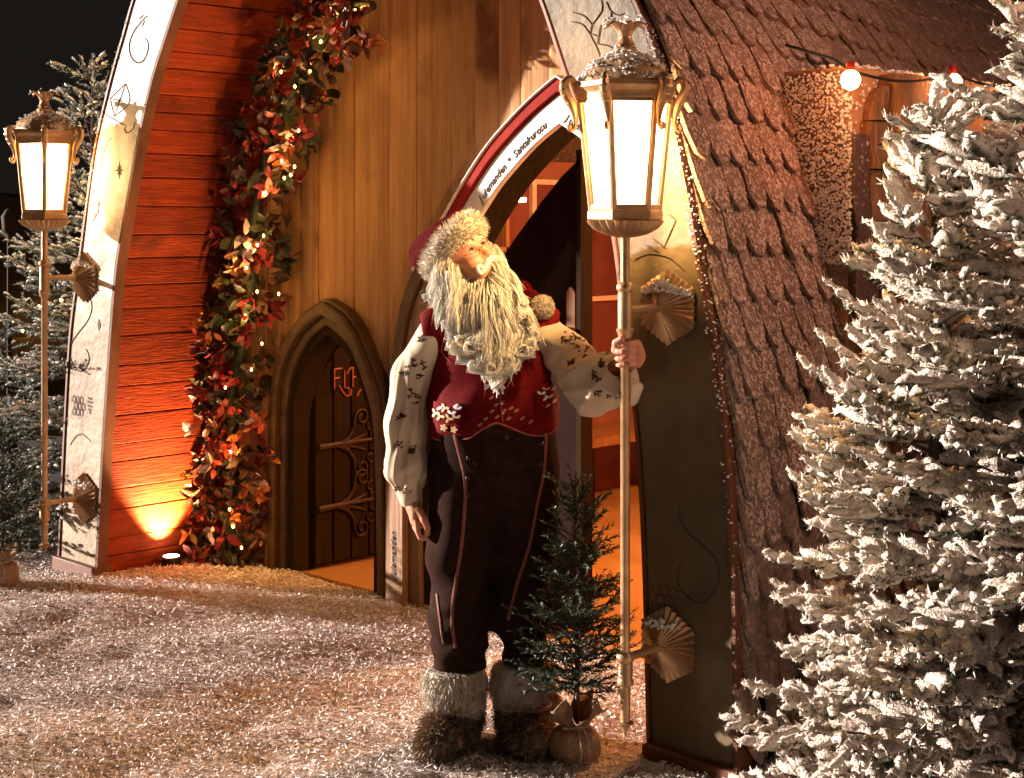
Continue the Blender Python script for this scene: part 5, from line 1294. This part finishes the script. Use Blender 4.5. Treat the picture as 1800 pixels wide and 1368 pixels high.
# ---- boots
def fur_on(V, F, n, L, lean, seed, mats, name, parent, width=.0016, sel=None):
    r = np.random.default_rng(seed); tri = V[F]; a = tri[:, 0]; N = np.cross(tri[:, 1]-a, tri[:, 2]-a); A = np.linalg.norm(N, axis=1); N = N/(A[:, None]+1e-12)
    w = A.copy()
    if sel is not None: w = w*sel(a)
    i = r.choice(len(F), n, p=w/w.sum()); uv = r.random((n, 2)); p = tri[i, 0]+(tri[i, 1]-tri[i, 0])*uv[:, :1]+(tri[i, 3 if F.shape[1] == 4 else 2]-tri[i, 0])*uv[:, 1:]
    d = N[i]*r.uniform(.4,1.0,(n, 1))+np.asarray(lean)+r.normal(0, .28, (n, 3)); d /= np.linalg.norm(d, axis=1, keepdims=True)
    l = L*r.uniform(.5,1.25,(n, 1)); s = np.cross(d, r.normal(0, 1, (n, 3))); s /= np.linalg.norm(s, axis=1, keepdims=True)+1e-9; s *= width
    mid = p+d*l*.55; tip = p+d*l+np.asarray(lean)*l*.35
    VV_ = np.stack([p-s, p+s, mid+s*.7, mid-s*.7, tip], 1).reshape(-1, 3); k = np.arange(n)[:, None]*5
    me = np_mesh(name, VV_, [k+np.array([0,1,2,3]), k+np.array([3,2,4])], mats, smooth=True)
    return link(name, me, parent)
for sx, y0, toe, h0 in ((-.108,-.012,(-.060,-.155),.245), (.112,.010,(.015,-.150),.255)):
    up_ = lambda P, sx=sx, y0=y0, h0=h0: smax(smin(chain(P, [(sx,y0,.13), (sx-.004,y0,.19), (sx,y0,h0)], [.086,.096,.090], .02), ell(P, (sx,y0,.12), (.085,.085,.03)), .02)+.003*fnoise(P, 50, sx*30), P[:, 2]-h0, .01)
    foot = lambda P, sx=sx, y0=y0, toe=toe: smax(smin(chain(P, [(sx,y0+.03,.055), (sx+toe[0]*.5,y0+toe[1]*.5,.050), (sx+toe[0],y0+toe[1],.038)], [.068,.066,.052], .03), ell(P, (sx,y0,.09), (.080,.088,.05)), .03)+.004*fnoise(P, 45, sx*50), -P[:, 2]+.002, .006)
    V1, F1 = sdf_mesh(up_, (sx-.13,y0-.13,.06), (sx+.13,y0+.13,.28), .006); V2, F2 = sdf_mesh(foot, (sx-.19,y0-.26,-.01), (sx+.17,y0+.14,.17), .006)
    bt = link('boot', np_mesh('boot', V2, F2, M_fur_dk), person)
    link('boot_shaft', np_mesh('boot_shaft', V1, F1, M_fur), bt)
    fur_on(V1, F1, 3800, .020, (0,0,-.9), 5, M_fur, 'shaft_fur', bt); fur_on(V2, F2, 5200, .034, (toe[0]*2.5,toe[1]*2.5,-.35), 6, M_fur_dk, 'foot_fur', bt, .0020)
    MB().tube([(sx+.094*math.cos(k*.35), y0+.094*math.sin(k*.35), .128+.004*math.sin(2*k)) for k in range(19)], .005, 6).build('tie', M_linen, bt)
# ---- hat
ax_h = unit(u_-.30*f_); ex_h = unit(e_-ax_h*(e_ @ ax_h)); fx_h = np.cross(ex_h, ax_h); fx_h = fx_h if fx_h @ f_ > 0 else -fx_h
HB_ = np.stack([ex_h, fx_h, ax_h]); HO = HC+.050*u_-.006*f_
def brim_sdf(P):
    Q = (P-HO) @ HB_.T; rad = np.sqrt((Q[:, 0]/.090)**2+(Q[:, 1]/.104)**2)*.097; dd = np.sqrt(((rad-.097)/1.0)**2+(Q[:, 2]*.74)**2)-.027
    return dd+.004*fnoise(P, 70, 2)
V1, F1 = sdf_mesh(brim_sdf, HO-.17, HO+.17, .0045)
def crown_sdf(P):
    Q = (P-HO) @ HB_.T; d = ell(Q, (0,-.012,.028), (.092,.106,.070)); d = smin(d, ell(Q, (-.012,-.065,.045), (.066,.070,.060)), .03)
    d = smin(d, chain(P, [HO+.06*ax_h-.10*fx_h, HO-.15*fx_h-.02*ax_h+v3(.06,.02,-.03), v3(.10,.10,1.46), v3(.165,.04,1.425)], [.055,.042,.034,.024], .03), .03)
    return d+.003*fnoise(P, 110, 5)
V2, F2 = sdf_mesh(crown_sdf, (-.33,-.22,1.36), (.24,.24,1.76), .005)
hat = link('hat', np_mesh('hat', V2, F2, M_hat), person)
link('brim', np_mesh('brim', V1, F1, M_fur), hat); fur_on(V1, F1, 5200, .020, (.0,.0,.15), 8, mat('brim_fur', (.80,.70,.54), (.5,.42,.32), 16, rough=.8, bump=0), 'brim_fur', hat, .0014)
pom = lambda P: ell(P, (.172,-.035,1.415), (.036,.036,.038))+.003*fnoise(P, 90, 1)
V3, F3 = sdf_mesh(pom, (.12,-.09,1.36), (.23,.02,1.47), .005); link('pompom', np_mesh('pompom', V3, F3, M_fur), hat); fur_on(V3, F3, 1800, .008, (0,0,0), 9, mat('pompom_wool', (.70,.58,.42), (.55,.44,.3), 16, rough=.8, bump=0), 'pompom_fur', hat, .0012)
# ---- hair and beard
rg = np.random.default_rng(5)
def face_front(z): return np.interp(z, [1.10,1.18,1.26,1.34,1.42,1.48,1.54], [-.185,-.195,-.190,-.178,-.160,-.140,-.115])
def width(z): return np.interp(z, [1.13,1.18,1.24,1.32,1.40,1.46,1.52], [.030,.062,.090,.116,.126,.115,.090])
def center(z): return np.interp(z, [1.13,1.2,1.3,1.4,1.5], [.035,.026,.020,.010,.000])
def beard_vol(P):
    d = None
    for z, dy in ((1.47,.030),(1.42,.022),(1.36,.022),(1.30,.022),(1.25,.022)):
        q = ell(P, (center(z), face_front(z)+.066, z), (width(z)*.80,.050,.055)); d = q if d is None else smin(d, q, .03)
    # shave the face: stay below the mouth line
    Q = (P-EM) @ FB.T; return smax(d, Q[:, 2]+.058-np.clip((np.abs(Q[:, 0])-.045)*1.4, 0, .06), .012)
V4, F4 = sdf_mesh(beard_vol, (-.20,-.26,1.10), (.20,.02,1.60), .006)
beard = link('beard', np_mesh('beard', V4, F4, M_hair), person)
paths, rads = [], []; K = 26; T = np.linspace(0, 1, K)
def lock(root, end, amp, freq, r, curl=0, lift=0.0, rj=.0):
    root, end = np.asarray(root, float), np.asarray(end, float); ph = 22*end[0]+9*end[2]+rg.normal(0,.7); P = root+(end-root)*T[:, None]
    fy = face_front(P[:, 2])+np.abs((P[:, 0]-center(P[:, 2]))/.12)**2.2*.055+rj; blend = np.clip(T*3.0, 0, 1)
    P[:, 1] = P[:, 1]*(1-blend)+fy*blend-lift*np.sin(np.pi*T)
    P[:, 0] += amp*np.sin(freq*2*np.pi*T+ph)*1.5*T**1.3; P[:, 1] += .8*amp*np.cos(freq*2*np.pi*T+ph)*1.5*T**1.3
    if curl:
        m = int(K*.66); c = P[m].copy(); R = abs(curl); sgn = np.sign(curl); c = c+v3(sgn*R,0,0); tt = np.arange(K-m)
        for q in tt: a = math.pi+sgn*0+q/(K-m)*2*math.pi*1.15*1; rr_ = R*(1-.55*q/(K-m)); P[m+q] = c+v3(sgn*rr_*math.cos(a), -.004*q/4, -rr_*math.sin(a-math.pi))
    paths.append(P); rads.append(r*np.clip(np.minimum((T+.12)*6, (1.08-T)*3.2), .25, 1))
for i in range(200):      # beard
    a = rg.uniform(-1, 1); ze = 1.135+.16*abs(a)**1.5+rg.random()**1.4*.22
    xr = fp(a*.062, -.020-.055*a*a, -.082+.030*a*a)
    lock(xr, (center(ze)+a*width(ze)*1.0+rg.normal(0,.006), 0, ze), rg.uniform(.004,.011), rg.uniform(1.4,2.3), rg.uniform(.008,.014), (rg.choice([0,0,0,0,.016,-.016,.02]) if ze < 1.22 else 0), rg.uniform(0,.012), rg.normal(0,.006))
for i in range(80):       # lower layer of long curls
    a = rg.uniform(-1, 1); z0 = rg.uniform(1.28,1.40); ze = 1.13+.15*abs(a)+rg.random()*.09
    lock((center(z0)+a*width(z0)*.9, face_front(z0), z0), (center(ze)+a*width(ze)*1.05, 0, ze), rg.uniform(.008,.015), rg.uniform(1.2,2.0), rg.uniform(.009,.015), rg.choice([0,0,0,.018,-.018,.024,-.024]), .006, rg.normal(-.004,.005))
def hair_side(root, end, n, spread, r0):
    for i in range(n):
        rt = np.asarray(root)+rg.normal(0, spread, 3); en = np.asarray(end)+rg.normal(0, spread*1.5, 3); ph = rg.uniform(0, 6.28); P = rt+(en-rt)*T[:, None]; am = rg.uniform(.003,.008); fr = rg.uniform(1.0,1.8)
        P[:, 0] += am*np.sin(fr*6.28*T+ph); P[:, 1] += am*np.cos(fr*6.28*T+ph)-.02*np.sin(np.pi*T)
        if rg.random() < .35:
            m = int(K*.72); R = rg.uniform(.010,.018); sg = rg.choice([-1, 1]); c = P[m]+v3(sg*R,0,0)
            for q in range(K-m): a = q/(K-m)*7.0; rr_ = R*(1-.5*q/(K-m)); P[m+q] = c+v3(-sg*rr_*math.cos(a), -.006*q/(K-m), -rr_*math.sin(a))
        paths.append(P); rads.append(rg.uniform(.7,1.2)*r0*np.clip(np.minimum((T+.15)*6, (1.1-T)*3.5), .3, 1))
eL = fp(-.080,-.085,.0); eR = fp(.080,-.080,.005)
hair_side(eL+v3(-.005,-.01,-.005), (-.135,-.10,1.385), 26, .016, .011)
hair_side(eL+v3(.015,-.02,-.02), (-.105,-.135,1.33), 22, .016, .011)
hair_side(eL+v3(-.03,.01,-.01), (-.165,-.05,1.43), 14, .012, .010)
hair_side(fp(.066,-.045,.010), (.105,-.135,1.37), 24, .014, .011)
hair_side(fp(.074,-.05,-.01), (.135,-.125,1.31), 20, .014, .011)
hair_side(fp(.070,-.03,-.03), (.085,-.15,1.42), 18, .013, .011)
V5, F5 = tubes(np.array(paths), np.array(rads)*.5, 5); link('locks', np_mesh('locks', V5, F5, M_hair), beard)
# moustache, brows
for s in (-1, 1):
    mp_, mr_ = [], []
    for i in range(12):
        j = rg.normal(0, .0032, 3); P = [fp(.003*s,.020,-.052)+j, fp(.018*s,.018,-.060)+j, fp(.034*s,.008,-.072)+j, fp(.047*s,-.002,-.078)+j*.6]
        cc = fp(.052*s,.002,-.066)
        for q in range(6): a = -1.3+q*1.05; R = .0125*(1-.09*q); P.append(cc+(e_*s*math.cos(a)+u_*math.sin(a))*R+f_*.002*q+j*.5)
        mp_.append([tuple(q) for q in crom(P, K)]); mr_.append(.0046*np.clip(np.minimum((T+.3)*3, (1.15-T)*2.6), .3, 1))
    V6, F6 = tubes(np.array(mp_), np.array(mr_), 6); link('moustache', np_mesh('moustache', V6, F6, M_hair), beard)
    mp_, mr_ = [], []
    for i in range(9):
        j = rg.normal(0, .0022, 3); mp_.append([tuple(q) for q in crom([fp(.014*s,.004,.020)+j, fp(.030*s,.005,.026)+j, fp(.048*s,-.008,.021)+j], K)]); mr_.append(.0028*np.clip((1.1-T)*3, .3, 1))
    V6, F6 = tubes(np.array(mp_), np.array(mr_), 5); link('eyebrow', np_mesh('eyebrow', V6, F6, M_hair), body)
# fine strands over the locks
fpth, frad = [], []
P0 = np.array(paths); R0 = np.array(rads); TT = np.gradient(P0, axis=1); TT /= np.linalg.norm(TT, axis=2, keepdims=True)+1e-9
A0 = np.cross(TT, np.array([.13,-.97,.2])); A0 /= np.linalg.norm(A0, axis=2, keepdims=True)+1e-9; B0 = np.cross(TT, A0)
for i in range(len(P0)):
    for k in range(32):
        rho = math.sqrt(rg.uniform(.12, 2.4)); ph = rg.uniform(0, 6.28)+rg.uniform(-.8,.8)*T; w = .0028*np.sin(rg.uniform(8,16)*T+rg.uniform(0,6.28))
        O = A0[i]*np.cos(ph)[:, None]+B0[i]*np.sin(ph)[:, None]
        fpth.append((P0[i]+O*(R0[i]*rho*(1-.35*T**3)+w)[:, None])[::2]); frad.append(np.full(K//2, rg.uniform(.0006,.0011)))
for i in range(500):      # flyaway hairs on the outline
    b_i = rg.integers(len(P0)); P = P0[b_i]+rg.normal(0, .004, 3); P = P+(T[:, None]**1.5)*rg.normal(0, .018, 3); fpth.append(P[::2]); frad.append(np.full(K//2, .0006))
V7, F7 = ribbons(np.array(fpth), np.array([q[0] for q in frad])); link('strands', np_mesh('strands', V7, F7, M_hair), beard)['kind'] = 'stuff'
# spectacles
sp = MB()
for s in (-1, 1):
    ring = [fp(.033*s+.020*math.cos(t), .022-.004*abs(math.cos(t)), -.013+.0135*math.sin(t)) for t in np.linspace(0, 2*math.pi, 22)]
    sp.tube(ring, .0011, 5, cap=False); sp.tube([fp(.053*s,.018,-.011), fp(.072*s,-.03,-.004), fp(.082*s,-.085,.004)], .0012, 5)
sp.tube([fp(-.013,.022,-.010), fp(0,.031,-.006), fp(.013,.022,-.010)], .0012, 5)
sp.build('spectacles', M_gold, person)
